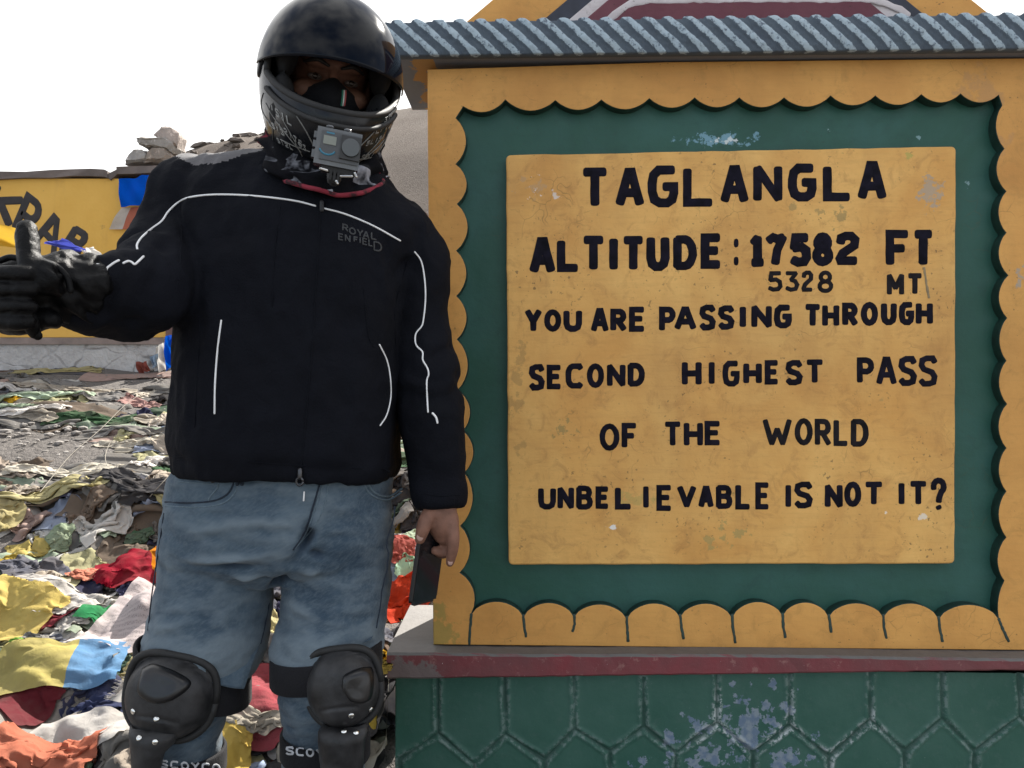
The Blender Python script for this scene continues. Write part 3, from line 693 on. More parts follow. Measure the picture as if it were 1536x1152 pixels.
bump(nt, b, math_(nt, 'ADD', math_(nt, 'MULTIPLY', crk, .25), noise_(nt, co, 30, 5)), .7, .02)
bm = bmesh.new(); a, c_ = K3(-420, 517), K3(266, 560); box(bm, (a.x, YW-.03, c_.z-.3), (c_.x, YW+.32, a.z)); bevel(bm, .02, 2)
link('stone_footing', bm2me(bm), m, wall, smooth=False)
# slanted black letters, painted along a falling curve
M_kl = plain('black_wall_letter_paint', (.022, .017, .017), .7, var=.4, scale=14)
def slant(ch, quad, wd):
    bm = bmesh.new(); q = [K3(*p) for p in quad]   # bottom-left, bottom-right, top-right, top-left
    W_ = (q[1]-q[0]).length; H_ = (q[3]-q[0]).length; ex = (q[1]-q[0])/W_; ez = (q[3]-q[0])/H_
    letter(bm, ch, 0, W_, 0, H_, wd, .003, lambda x, y, h: q[0]+ex*x+ez*y+Vector((0, -.001-h, 0)), .03)
    return bm
for ch, quad, wd in (('K', [(-30, 318), (16, 344), (40, 300), (-6, 272)], .060), ('R', [(16, 343), (45, 366), (72, 312), (40, 286)], .058), ('A', [(51, 357), (82, 392), (103, 330), (70, 306)], .056), ('B', [(86, 377), (113, 394), (140, 355), (112, 336)], .055)):
    link('letter', bm2me(slant(ch, quad, wd)), M_kl, wall)
# a pale building end beyond the wall
bm = bmesh.new(); a, c_ = K3(262, 434, 6.6), K3(300, 560, 6.6); box(bm, (a.x, 6.6, c_.z-.4), (c_.x, 6.9, a.z)); bevel(bm, .02, 2)
tag(link('stub_wall', bm2me(bm), plain('pale_render', (.46, .43, .38), .9, scale=4), smooth=False, mw=T((a.x+.1, 6.7, 1.0))), 'narrow pale plaster wall behind the brown end post of the yellow wall', 'wall')
# four stones piled on the coping
def stone(pxs, Y, depth, label, seed, c):
    """a rough slab: outline seen from the front, given its own depth"""
    q = [P(x, y, Y) for x, y in pxs]; n = len(q); bm = bmesh.new(); cc = sum(q, Vector())/n
    rings = []
    for s, d in ((.72, 0), (.97, .12), (1.0, .45), (.96, .8), (.75, 1.0)):
        rings.append([cc+(p-cc)*s+Vector((0, (d-.5)*depth, 0)) for p in q])
    loft(bm, rings)
    bmesh.ops.subdivide_edges(bm, edges=bm.edges[:], cuts=2, use_grid_fill=True)
    for v in bm.verts:
        v.co += Vector((1, .6, .8))*noise.fractal(v.co*14+Vector((seed, 0, 0)), 1, 2, 4)*.022
    m, nt, b = newmat('stone_%d' % seed); co = ocoord(nt)
    col = mix(nt, ramp(nt, noise_(nt, co, 5, 6, .7), .35, .65), tuple(x*.6 for x in c), c)
    col = mix(nt, ramp(nt, noise_(nt, co, 24, 5, .7), .58, .66), col, tuple(min(1, x*1.5) for x in c))
    nt.links.new(col, b.inputs['Base Color']); b.inputs['Roughness'].default_value = .9; bump(nt, b, noise_(nt, co, 30, 6, .7), .8, .015)
    tag(link('stone', bm2me(bm), m, smooth=False, mw=T(cc)), label, 'stone', 'stones piled on the wall coping')
stone([(196, 250), (201, 238), (212, 229), (226, 230), (232, 240), (229, 249)], YW+.12, .26, 'rounded grey stone at the left foot of the small cairn on the wall', 3, (.34, .32, .30))
stone([(228, 250), (231, 234), (238, 228), (262, 229), (268, 240), (262, 250)], YW+.14, .30, 'brownish stone under the flat slab at the right foot of the small cairn', 4, (.30, .25, .21))
stone([(214, 214), (222, 212), (258, 213), (272, 226), (270, 234), (252, 229), (228, 228), (217, 222)], YW+.13, .30, 'long flat grey slab lying across the middle of the small cairn', 5, (.32, .29, .26))
stone([(238, 207), (246, 196), (266, 195), (273, 206), (274, 226), (262, 224), (255, 214), (244, 214)], YW+.13, .22, 'angular stone with a pinkish side on top of the small cairn', 6, (.40, .335, .295))

# ================================================================== THE RIDER
def ring_px(pyc, xl, xr, hd, Y, tilt, ex=2.5, n=40, fore=0.0):
    """horizontal-ish cloth section: silhouette from xl to xr, half depth hd, tilt = fall to the right, fore = drop towards the front"""
    L_, R_ = xl, xr
    for _ in range(6):      # the outline a camera sees of a thick body lies nearer than its middle: fit it to xl..xr
        a, b_ = P(L_, pyc, Y), P(R_, pyc, Y); c = (a+b_)/2; rx = (b_.x-a.x)/2; out = []
        for i in range(n):
            t = 2*math.pi*i/n; cs, sn = math.cos(t), math.sin(t)
            x = rx*math.copysign(abs(cs)**(2/ex), cs); y = hd*math.copysign(abs(sn)**(2/ex), sn)
            out.append(Vector((c.x+x, Y+y, c.z-tilt*x+fore*y)))
        pxs = [768+p.x/p.y*F for p in out]; L_ += xl-min(pxs); R_ += xr-max(pxs)
    return out
FEET = T((-.42, 1.46, 0))
SKIN = plain('tanned_skin', (.20, .100, .068), .6, var=.22, scale=55, bmp=.6, dist=.0012, spec=.3)
# ---- body: one continuous figure under the clothes
bm = bmesh.new()
loft(bm, [ring_px(a, b_, c, d, Y, t) for a, b_, c, d, Y, t in ((262, 430, 540, .055, 1.47, .1), (300, 330, 590, .085, 1.47, .12), (345, 290, 600, .105, 1.46, .1), (420, 285, 590, .115, 1.46, .06), (520, 285, 575, .12, 1.45, .04), (640, 280, 565, .12, 1.45, .04), (750, 275, 562, .105, 1.46, .0), (800, 290, 548, .08, 1.465, .0))])
HC = P(495, 125, 1.43)
HROT = Matrix.Rotation(R(21), 4, 'Z') @ Matrix.Rotation(R(14), 4, 'X') @ Matrix.Rotation(R(4.5), 4, 'Y')
HM = T(HC) @ HROT          # helmet frame: x image right, -y the way the face looks, z up
hv = lambda x, y, z: HM @ Vector((x, y, z))
tube(bm, [P(485, 290, 1.48), P(488, 210, 1.46), hv(0, .02, -.05)], [.062, .058, .06], 20)
HM0 = HM; HM = HM @ T((0, .040, 0))
ellipsoid(bm, (0, .012, .03), (.074, .088, .095), HM, 32, 20)
ellipsoid(bm, (0, -.012, -.045), (.060, .070, .072), HM, 32, 20)
ellipsoid(bm, (0, -.066, .028), (.054, .022, .014), HM)                       # brow
tube(bm, [hv(0, -.080, .018), hv(0, -.086, -.006), hv(0, -.092, -.026)], [.008, .009, .012], 12)    # nose
for s in (-1, 1):
    ellipsoid(bm, (s*.040, -.056, -.022), (.028, .022, .020), HM)               # cheek
    ellipsoid(bm, (s*.076, .012, -.005), (.010, .018, .030), HM)                # ear
ellipsoid(bm, (0, -.074, -.062), (.024, .012, .008), HM); ellipsoid(bm, (0, -.072, -.076), (.020, .011, .009), HM)   # lips
for s, pts in ((0, [(300, 305, 1.46, .06), (262, 345, 1.43, .055), (218, 432, 1.30, .046), (160, 437, 1.225, .042), (100, 430, 1.165, .032)]), (1, [(608, 350, 1.47, .055), (626, 420, 1.47, .048), (638, 545, 1.45, .042), (655, 690, 1.43, .034), (662, 752, 1.42, .027), (663, 772, 1.418, .028)])):
    tube(bm, [P(a, b_, Y) for a, b_, Y, r in pts], [r for *_, r in pts], 18, 5)
for pts in ([(335, 810, 1.46, .095), (318, 900, 1.45, .085), (292, 1010, 1.42, .062), (262, 1100, 1.44, .055), (258, 1300, 1.50, .05), (256, 1480, 1.53, .042)], [(515, 810, 1.46, .095), (500, 900, 1.45, .082), (492, 1010, 1.43, .062), (488, 1100, 1.45, .055), (492, 1300, 1.50, .05), (494, 1480, 1.53, .042)]):
    tube(bm, [P(a, b_, Y) for a, b_, Y, r in pts], [r for *_, r in pts], 18, 5)
# bare left hand, hanging and closed on the phone
HY = 1.415
def hp(px, py, dy=0): return P(px, py, HY+dy)
def hand_left(bm):
    tube(bm, [hp(661, 745), hp(661, 765), hp(664, 784, -.002), hp(668, 797, .002)], [.027, .029, .031, .026], 18, 4, squash=(Vector((.25, 1, 0)).normalized(), .72))
    tube(bm, [hp(647, 766, -.012), hp(639, 780, -.022), hp(634, 795, -.026), hp(630, 809, -.024)], [.014, .0135, .0125, .0095], 14, 5)              # thumb
    tube(bm, [hp(678, 786, -.012), hp(680, 806, -.016), hp(679, 824, -.014), hp(675, 844, -.008)], [.0125, .0115, .0105, .0078], 14, 5)              # index
    tube(bm, [hp(677, 792, .002), hp(678, 812, .004), hp(668, 828, .006), hp(653, 826, .000)], [.0125, .0115, .0105, .0085], 14, 5)                 # middle
    tube(bm, [hp(674, 794, .018), hp(676, 816, .022), hp(666, 830, .022), hp(652, 826, .014)], [.0118, .011, .010, .008], 14, 5)                     # ring
    tube(bm, [hp(670, 794, .032), hp(671, 812, .037), hp(663, 824, .036), hp(651, 820, .027)], [.0105, .0098, .009, .0072], 14, 5)                   # little
hand_left(bm)
person = link('person', remesh(bm, .0030, 2, .4), SKIN, mw=FEET)
tag(person, 'rider in black helmet, black jacket with white piping and blue jeans giving a thumbs up', 'person')
def child(name, me, mat, parent=person, smooth=True): return link(name, me, mat, parent, smooth)
# thumb nail
bm = bmesh.new(); ellipsoid(bm, hp(630, 805, -.0335), (.0062, .0022, .0078)); child('thumbnail', bm2me(bm), plain('nail', (.42, .27, .22), .35, bmp=0))
bm = bmesh.new(); ellipsoid(bm, hp(675.5, 843, -.0155), (.0045, .0018, .006)); child('fingernail', bm2me(bm), bpy.data.materials['nail'])
# eyes and brows
M_eye = plain('eye_white', (.12, .10, .09), .35, bmp=0); M_iris = plain('dark_iris', (.02, .012, .008), .15, bmp=0); M_hair = plain('black_hair', (.012, .010, .009), .6, scale=300)
for s in (-1, 1):
    bm = bmesh.new(); ellipsoid(bm, (s*.032, -.0765, .002), (.0125, .0095, .0058), HM); e = child('eye', bm2me(bm), M_eye)
    bm = bmesh.new(); ellipsoid(bm, (s*.032, -.0850, .002), (.0048, .0025, .0048), HM); child('iris', bm2me(bm), M_iris, e)
    bm = bmesh.new(); tube(bm, [hv(s*.012, -.0905, .022), hv(s*.032, -.0885, .029), hv(s*.052, -.0755, .022)], [.0028, .0042, .002], 8, 4); child('eyebrow', bm2me(bm), M_hair)

HM = HM0
# ---- jacket
def fabric(name, c, weave=900, rough=.85, fold=.5, sheen=.15, var=.25, spec=.2):
    m, nt, b = newmat(name); co = ocoord(nt)
    col = mix(nt, ramp(nt, noise_(nt, co, 7, 4), .3, .7), tuple(x*(1-var) for x in c), tuple(x*(1+var) for x in c))
    nt.links.new(col, b.inputs['Base Color']); b.inputs['Roughness'].default_value = rough
    b.inputs['Specular IOR Level'].default_value = spec; b.inputs['Sheen Weight'].default_value = sheen; b.inputs['Sheen Roughness'].default_value = .4
    h = math_(nt, 'ADD', noise_(nt, co, 420, 2), math_(nt, 'MULTIPLY', noise_(nt, co, 26, 4, .6, .6), 2.5*fold))
    bump(nt, b, h, .45, .003); return m
M_jac = fabric('black_textile', (.0045, .0052, .0084), sheen=.0, spec=.12, fold=1.3)
bm = bmesh.new()
loft(bm, [ring_px(*r) for r in (
 (236, 408, 556, .072, 1.475, .08), (256, 352, 592, .090, 1.475, .19), (282, 292, 630, .108, 1.47, .22), (312, 262, 648, .124, 1.465, .17),
 (350, 256, 640, .138, 1.46, .10), (405, 262, 618, .148, 1.455, .06), (480, 262, 603, .153, 1.45, .04), (560, 257, 598, .158, 1.445, .04),
 (630, 254, 594, .160, 1.442, .04), (668, 252, 594, .160, 1.442, .045), (690, 255, 597, .156, 1.443, .045), (706, 258, 593, .150, 1.444, .045), (711, 262, 590, .147, 1.444, .045))])
RA = [(330, 288, 1.465, .060), (300, 298, 1.462, .085), (278, 340, 1.445, .078), (258, 385, 1.40, .076), (232, 420, 1.33, .076), (208, 440, 1.275, .072), (165, 442, 1.235, .066), (128, 438, 1.20, .056), (104, 433, 1.175, .049)]
LA = [(566, 330, 1.468, .050), (596, 352, 1.468, .070), (622, 390, 1.47, .061), (630, 435, 1.468, .054), (633, 490, 1.46, .051), (641, 545, 1.45, .054), (646, 600, 1.44, .056), (650, 650, 1.43, .056), (655, 695, 1.428, .053), (660, 735, 1.424, .047), (661, 759, 1.42, .043)]
tube(bm, [P(a, b_, Y) for a, b_, Y, r in RA], [r for *_, r in RA], 26, 5, round_ends=False)
tube(bm, [P(a, b_, Y) for a, b_, Y, r in LA], [r for *_, r in LA], 26, 5, round_ends=False)
# the collar stands up a little round the neck
loft(bm, [ring_px(*r) for r in ((285, 410, 560, .095, 1.455, .16), (248, 404, 566, .088, 1.462, .14), (226, 408, 560, .080, 1.468, .12))])
jme = remesh(bm, .0055, 5, .5)
co_, no_ = coords(jme), normals(jme); d = np.zeros(len(co_))
px_ = 768+co_[:, 0]/co_[:, 1]*F; py_ = 576-(co_[:, 2]-CAMZ)/co_[:, 1]*F
left = np.clip((px_-596)/18, 0, 1)*np.clip((py_-380)/60, 0, 1)
rightarm = np.clip((262-px_)/30, 0, 1)
# soft crumples: rings across the sleeves, long shallow folds on the body
d += left*(.006*np.sin((co_[:, 2]*52)+4*vnoise(co_, 7, 3))*(.5+.8*vnoise(co_, 9, 11)))
d += rightarm*.0065*np.sin((co_[:, 0]*45-co_[:, 2]*30)+4*vnoise(co_, 8, 5))
d += (1-left)*(1-rightarm)*(.009*vnoise(co_, (5, 5, 3), 20)+.005*(1-2*np.abs(vnoise(co_, (11, 11, 6), 40))))
d += .0035*(.5-np.abs(vnoise(co_, (20, 20, 14), 60)))
cr3 = lambda pts, dep=0: [tuple(P(a, b_, Y)) for a, b_, Y in pts]
crease(co_, no_, d, cr3([(612, 398, 1.40), (596, 440, 1.36), (588, 500, 1.34)]), .012, -.012)
crease(co_, no_, d, cr3([(262, 300, 1.40), (285, 370, 1.34), (278, 440, 1.33)]), .016, -.012)
crease(co_, no_, d, cr3([(262, 690, 1.32), (420, 700, 1.29), (590, 712, 1.32)]), .010, -.005)
crease(co_, no_, d, cr3([(330, 360, 1.33), (400, 350, 1.31), (450, 345, 1.30)]), .018, -.004)
crease(co_, no_, d, cr3([(240, 520, 1.33), (310, 590, 1.29), (420, 620, 1.28)]), .03, .005)
crease(co_, no_, d, cr3([(470, 590, 1.28), (540, 640, 1.29), (594, 660, 1.35)]), .018, .006)
crease(co_, no_, d, cr3([(190, 395, 1.22), (205, 430, 1.22), (200, 480, 1.22)]), .012, -.010)
crease(co_, no_, d, cr3([(160, 392, 1.18), (168, 430, 1.17), (160, 490, 1.18)]), .012, -.008)
crease(co_, no_, d, cr3([(620, 520, 1.39), (650, 535, 1.39), (678, 520, 1.44)]), .010, -.008)
crease(co_, no_, d, cr3([(616, 560, 1.39), (650, 575, 1.385), (688, 560, 1.44)]), .010, -.006)
setco(jme, co_+no_*d[:, None])
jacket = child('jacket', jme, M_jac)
jme.materials.append(fabric('painted_shoulder_sunlight', (.125, .12, .125), spec=.2))  # paler grey painted in as sun falling on the black shoulder
pc = np.array([(WM['jacket'] @ p.center).to_tuple() for p in jme.polygons]); pn = np.array([p.normal.z for p in jme.polygons])
qx = 768+pc[:, 0]/pc[:, 1]*F; qy = 576-(pc[:, 2]-CAMZ)/pc[:, 1]*F
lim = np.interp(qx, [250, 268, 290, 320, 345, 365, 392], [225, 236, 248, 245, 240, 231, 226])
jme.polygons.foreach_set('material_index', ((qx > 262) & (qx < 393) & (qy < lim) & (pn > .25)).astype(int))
def bvh_of(*objs):
    vs, fs, k = [], [], 0
    for o in objs:
        M = WM[o.name]
        vs += [M @ v.co for v in o.data.vertices]; fs += [[i+k for i in p.vertices] for p in o.data.polygons]; k = len(vs)
    return BVHTree.FromPolygons(vs, fs)
CAMP = Vector((0, 0, CAMZ))
def hit(bvh, px, py, fallback=1.35):
    dr = Vector(((px-768)/F, 1, (576-py)/F)).normalized(); r = bvh.ray_cast(CAMP, dr)
    if r[0] is None: return P(px, py, fallback), Vector((0, -1, 0))
    n = r[1] if r[1].dot(dr) < 0 else -r[1]
    return r[0], n
def surf_line(bm, bvh, pts, rad, lift=.3, k=5, n=8, fb=1.35):
    """a cord sewn along a surface: through places given on it, lying on the surface between them"""
    if k: pts = [tuple(p) for p in catmull(pts, k)]
    q = []
    for x, y in pts:
        p, nn = hit(bvh, x, y, fb)
        if q and abs(p.y-q[-1].y) > .05: p = Vector((p.x, q[-1].y, p.z))
        q.append(p+nn*rad*lift)
    if len(q) > 3: q = [q[0]]+[(a+b_*2+c)/4 for a, b_, c in zip(q, q[1:], q[2:])]+[q[-1]]
    tube(bm, q, rad, n)
M_pipe = plain('white_reflective_piping', (.80, .80, .80), .35, var=.08, bmp=.1)
jb = bvh_of(jacket)
for pts, r in (([(206, 374), (206, 366), (214, 355), (228, 343), (243, 332), (252, 318), (266, 305), (285, 296), (325, 292), (380, 294), (440, 301), (473, 309)], .0017), ([(487, 313), (520, 322), (560, 339), (600, 361)], .0016),
               ([(622, 378), (632, 392), (637, 420), (638, 450), (635, 480), (632, 490), (624, 500), (623, 512), (626, 520), (634, 528), (634, 540), (641, 552), (643, 562), (640, 572), (641, 600), (642, 618)], .0015), ([(649, 620), (654, 626), (656, 634)], .0019),
               ([(332, 481), (327, 520), (323, 570), (322, 620)], .0016), ([(569, 517), (580, 540), (585, 565), (586, 595), (580, 622), (570, 638)], .0014),
               ([(141, 397), (150, 398), (153, 404), (154, 411)], .0018), ([(159, 411), (160, 403), (165, 399), (172, 394), (178, 391)], .0018), ([(185, 395), (192, 392), (198, 394), (202, 397), (209, 391), (215, 385)], .0018)):
    bm = bmesh.new(); surf_line(bm, jb, pts, r); child('piping', bm2me(bm), M_pipe, jacket)
for pts in ([(612, 392), (600, 430), (592, 470), (594, 520)], [(270, 300), (272, 360), (268, 420)], [(258, 684), (340, 690), (430, 697), (520, 702), (592, 702)], [(300, 480), (296, 560), (292, 640)], [(420, 310), (412, 380), (408, 460)], [(545, 430), (552, 500), (560, 520)], [(633, 740), (662, 744), (690, 742)]):
    bm = bmesh.new(); surf_line(bm, jb, pts, .0011, .1, 5, 6); child('stitched_seam', bm2me(bm), M_jac, jacket)
# zip: tape, teeth and puller
M_zip = plain('black_zip', (.006, .006, .008), .5, scale=300); M_steel = plain('dark_steel', (.07, .07, .075), .35, metal=1, bmp=.1)
bm = bmesh.new(); surf_line(bm, jb, [(481, 312), (478, 370), (474, 430), (470, 500), (464, 570), (458, 640), (451, 706)], .0013, .1, 6); child('zip', bm2me(bm), M_jac, jacket)
bm = bmesh.new()
q, nn = hit(jb, 451, 704); q = q+nn*.004
tube(bm, [q, q+Vector((0, -.001, -.012))], .0042, 8); 
bmz = [q+Vector((math.cos(R(a))*.0055, -.002, -.019+math.sin(R(a))*.0065)) for a in range(0, 361, 30)]; tube(bm, bmz, .0022, 6, round_ends=False)
child('zip_puller', bm2me(bm), M_steel, jacket)
q, nn = hit(jb, 483, 310); bm = bmesh.new(); tube(bm, [q+nn*.003+Vector((0, 0, .006)), q+nn*.003+Vector((0, 0, -.008))], .0038, 8); child('zip_slider', bm2me(bm), M_zip, jacket)
# the grey on the raised shoulder is sunlight painted onto the black cloth
# printed name on the chest, dark grey on black
M_logo = plain('charcoal_print', (.018, .019, .021), .5, bmp=.1)
def surf_letters(word, x0, y0, dx, dy, w, h, wd, bvh, bm, lift=.0006, cond=1.0, fb=1.35):
    """letters laid on a surface along a slanted baseline; (dx, dy) is the advance, h the letter height in pixels"""
    for i, ch in enumerate(word):
        if ch == ' ': continue
        ox, oy = x0+dx*i, y0+dy*i
        def to3(x, y, hh, ox=ox, oy=oy):
            p, nn = hit(bvh, ox+x*1.0, oy-y+dy/dx*x, fb); return p+nn*(lift+hh)
        letter(bm, ch, 0, w, 0, h, wd, .0005, to3, .02)
bm = bmesh.new()
for ch, x, y, w, h in (('R', 513, 346, 9.5, 11), ('O', 523, 351, 11, 11), ('Y', 535, 354, 10, 11), ('A', 544, 357, 10, 11), ('L', 556, 359, 9, 11), ('E', 507, 360, 8, 11), ('N', 517, 362, 9, 11), ('F', 530, 363, 7, 9), ('I', 538, 365, 4, 10), ('E', 543, 367, 8, 11), ('L', 552, 369, 7, 11), ('D', 560, 376, 13, 15)):
    surf_letters(ch, x, y, 10, 2.4, w, h, 2.4, jb, bm)
child('chest_print', bm2me(bm), M_logo, jacket)

# ---- jeans, down to plain boots outside the picture
bm = bmesh.new()
loft(bm, [ring_px(*r) for r in ((690, 264, 584, .130, 1.455, .03), (715, 252, 590, .136, 1.455, .02), (760, 244, 591, .138, 1.455, 0), (800, 238, 590, .138, 1.455, 0), (832, 236, 588, .128, 1.457, 0), (862, 252, 574, .100, 1.475, 0))])
JL = [(330, 800, 1.455, .100), (326, 850, 1.45, .101), (321, 900, 1.44, .101), (311, 950, 1.43, .101), (300, 985, 1.415, .095), (287, 1025, 1.40, .082), (276, 1070, 1.41, .070), (270, 1130, 1.43, .070), (262, 1250, 1.48, .074), (258, 1380, 1.52, .072), (257, 1450, 1.53, .074)]
JR = [(512, 800, 1.455, .096), (507, 850, 1.45, .097), (503, 900, 1.44, .095), (498, 945, 1.43, .091), (489, 980, 1.415, .090), (486, 1025, 1.405, .078), (485, 1070, 1.42, .073), (486, 1130, 1.44, .072), (490, 1250, 1.48, .074), (494, 1380, 1.52, .072), (495, 1450, 1.53, .074)]
for J in (JL, JR): tube(bm, [P(a, b_, Y) for a, b_, Y, r in J], [r for *_, r in J], 30, 5, round_ends=False)
me = remesh(bm, .0042, 4, .5)
co_, no_ = coords(me), normals(me); d = np.zeros(len(co_))
front = np.clip(-no_[:, 1]*1.5, 0, 1)
cr2 = lambda pts: [tuple(P(a, b_, Y)) for a, b_, Y in pts]
def fold(pts, w, dep): crease(co_, no_, d, cr2(pts), w*.62, dep*1.9)
fold([(465, 800, 1.32), (440, 840, 1.34), (412, 882, 1.37), (405, 905, 1.40)], .013, -.020)
fold([(262, 858, 1.33), (330, 852, 1.325), (405, 846, 1.335)], .012, -.006); fold([(265, 845, 1.33), (340, 838, 1.325), (425, 826, 1.33)], .012, .006)
fold([(236, 905, 1.34), (300, 892, 1.325), (395, 868, 1.345)], .013, -.007); fold([(236, 890, 1.34), (310, 874, 1.325), (405, 856, 1.345)], .010, .006)
fold([(232, 945, 1.34), (300, 930, 1.32), (392, 905, 1.35)], .014, .006); fold([(290, 975, 1.31), (340, 945, 1.31), (395, 925, 1.35)], .014, -.006)
fold([(280, 800, 1.32), (350, 790, 1.31), (440, 785, 1.31)], .014, .005); fold([(270, 772, 1.32), (360, 772, 1.31), (445, 765, 1.31)], .010, -.004)
fold([(425, 870, 1.36), (470, 895, 1.335), (540, 905, 1.335)], .013, -.006); fold([(430, 905, 1.36), (480, 935, 1.33), (560, 940, 1.35)], .014, .007)
fold([(470, 830, 1.33), (510, 850, 1.325), (575, 852, 1.34)], .013, -.006); fold([(490, 785, 1.32), (540, 800, 1.32), (585, 800, 1.34)], .012, .005)
fold([(450, 850, 1.345), (500, 870, 1.33), (575, 880, 1.345)], .010, .005)
for y0 in (1060, 1095, 1130): fold([(320, y0, 1.37), (300, y0+12, 1.36)], .008, -.006); fold([(428, y0-8, 1.40), (450, y0+8, 1.37)], .009, -.007)
d += .005*(.6-1.6*np.abs(vnoise(co_, (7, 7, 15), 7)))+.003*(.5-np.abs(vnoise(co_, (18, 18, 34), 31)))
for J in (JL, JR):       # the cloth bags over the top of the guards
    a = P(J[4][0], 975, 1.41); dd = np.linalg.norm((co_-np.array(a))*np.array([1, 1, 2.2]), axis=1); d += .008*np.exp(-(dd/.12)**2)
crease(co_, no_, d, cr2([(479, 722, 1.32), (472, 748, 1.315), (464, 782, 1.32), (450, 808, 1.33), (436, 828, 1.34)]), .005, -.007)
crease(co_, no_, d, cr2([(492, 722, 1.32), (488, 752, 1.315), (472, 790, 1.32), (452, 815, 1.33)]), .010, .006)
crease(co_, no_, d, cr2([(248, 756, 1.36), (292, 757, 1.325), (328, 753, 1.315), (348, 738, 1.315), (357, 712, 1.315)]), .0045, -.005)
crease(co_, no_, d, cr2([(547, 722, 1.32), (556, 738, 1.325), (572, 746, 1.335), (592, 748, 1.37)]), .0045, -.005)
setco(me, co_+no_*d[:, None])
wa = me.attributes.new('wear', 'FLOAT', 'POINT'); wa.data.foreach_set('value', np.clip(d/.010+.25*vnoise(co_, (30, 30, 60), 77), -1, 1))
m, nt, b = newmat('faded_blue_denim'); co = ocoord(nt)
col = mix(nt, ramp(nt, noise_(nt, co, 5, 5, .6, .3), .34, .66), (.028, .050, .078), (.076, .110, .142))
tw = noise_(nt, node(nt, 'ShaderNodeMapping', {'Vector': co, 'Rotation': (0, R(30), 0)}).outputs[0], 240, 3, .7, 0, (.3, 1, 1))
col = mix(nt, math_(nt, 'MULTIPLY', ramp(nt, tw, .42, .72), .45), col, (.13, .165, .19))
col = mix(nt, math_(nt, 'MULTIPLY', ramp(nt, noise_(nt, co, 16, 5, .65, .5, (.5, 1, 1.6)), .50, .70), .26), col, (.18, .22, .245))
col = mix(nt, math_(nt, 'MULTIPLY', ramp(nt, noise_(nt, co, 21, 4, .6, .5, (.4, 1, 1.8)), .60, .74), .28), col, (.013, .024, .042))
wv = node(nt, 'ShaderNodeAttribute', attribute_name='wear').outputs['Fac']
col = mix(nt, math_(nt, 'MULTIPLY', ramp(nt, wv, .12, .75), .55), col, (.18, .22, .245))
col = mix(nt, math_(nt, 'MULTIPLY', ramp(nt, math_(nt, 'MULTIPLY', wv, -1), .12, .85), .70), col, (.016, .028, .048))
nt.links.new(col, b.inputs['Base Color']); b.inputs['Roughness'].default_value = .9; b.inputs['Specular IOR Level'].default_value = .15; b.inputs['Sheen Weight'].default_value = .1
bump(nt, b, math_(nt, 'ADD', tw, math_(nt, 'MULTIPLY', noise_(nt, co, 40, 4), 1.5)), .5, .002)
M_den = m
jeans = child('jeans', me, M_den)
eb = bvh_of(jeans)
M_st = plain('pale_denim_seam', (.10, .14, .17), .9, bmp=.4, scale=200); M_dk = plain('dark_denim_seam', (.012, .02, .034), .9, bmp=.4, scale=200)
def seam(pts, r=.0016, mt=M_st, nm='seam', lift=.1): 
    b_ = bmesh.new(); surf_line(b_, eb, pts, r, lift, 5, 6); child(nm, bm2me(b_), mt, jeans)
seam([(248, 753), (290, 754), (325, 750), (345, 737), (354, 712)], .0016, M_dk); seam([(248, 759), (292, 761), (332, 756), (352, 740), (360, 714)], .0015)
seam([(262, 714), (300, 717), (329, 719)], .0013); seam([(263, 722), (300, 725), (324, 726)], .0013); seam([(330, 718), (326, 732), (316, 744), (313, 750)], .0015)
seam([(592, 760), (590, 820), (583, 880), (574, 925)], .0012, M_dk); seam([(246, 770), (237, 830), (228, 890), (222, 945)], .0012, M_dk); seam([(404, 905), (397, 940), (391, 965)], .0012, M_dk)
seam([(550, 722), (558, 736), (572, 744), (590, 745)], .0022); seam([(545, 724), (553, 739), (570, 749), (590, 750)], .0018)
seam([(484, 728), (478, 746), (472, 766), (464, 788), (454, 808), (443, 822)], .0013); seam([(492, 728), (489, 750), (482, 771), (470, 791), (456, 808), (445, 819)], .0011)
seam([(480, 724), (474, 745), (468, 765), (461, 788), (451, 808), (440, 824)], .0017, M_dk)
b_ = bmesh.new()
pa, na = hit(eb, 362, 712); 
for dx in (-3.5, 3.5):
    pp = [hit(eb, 362+dx-.6*(k), 708+k*6)[0]+Vector((0, -.003, 0)) for k in range(4)]; tube(b_, pp, .0030, 8)
child('belt_loop', bm2me(b_), M_dk, jeans)
b_ = bmesh.new(); q, nn = hit(eb, 319, 722); ellipsoid(b_, q, (.0036, .002, .0036)); child('pocket_rivet', bm2me(b_), M_steel, jeans)
b_ = bmesh.new(); q, nn = hit(eb, 457, 745); tube(b_, [q+Vector((0, -.003, .008)), q+Vector((-.001, -.003, -.006))], .0014, 6); child('drawcord_tip', bm2me(b_), M_pipe, jacket)
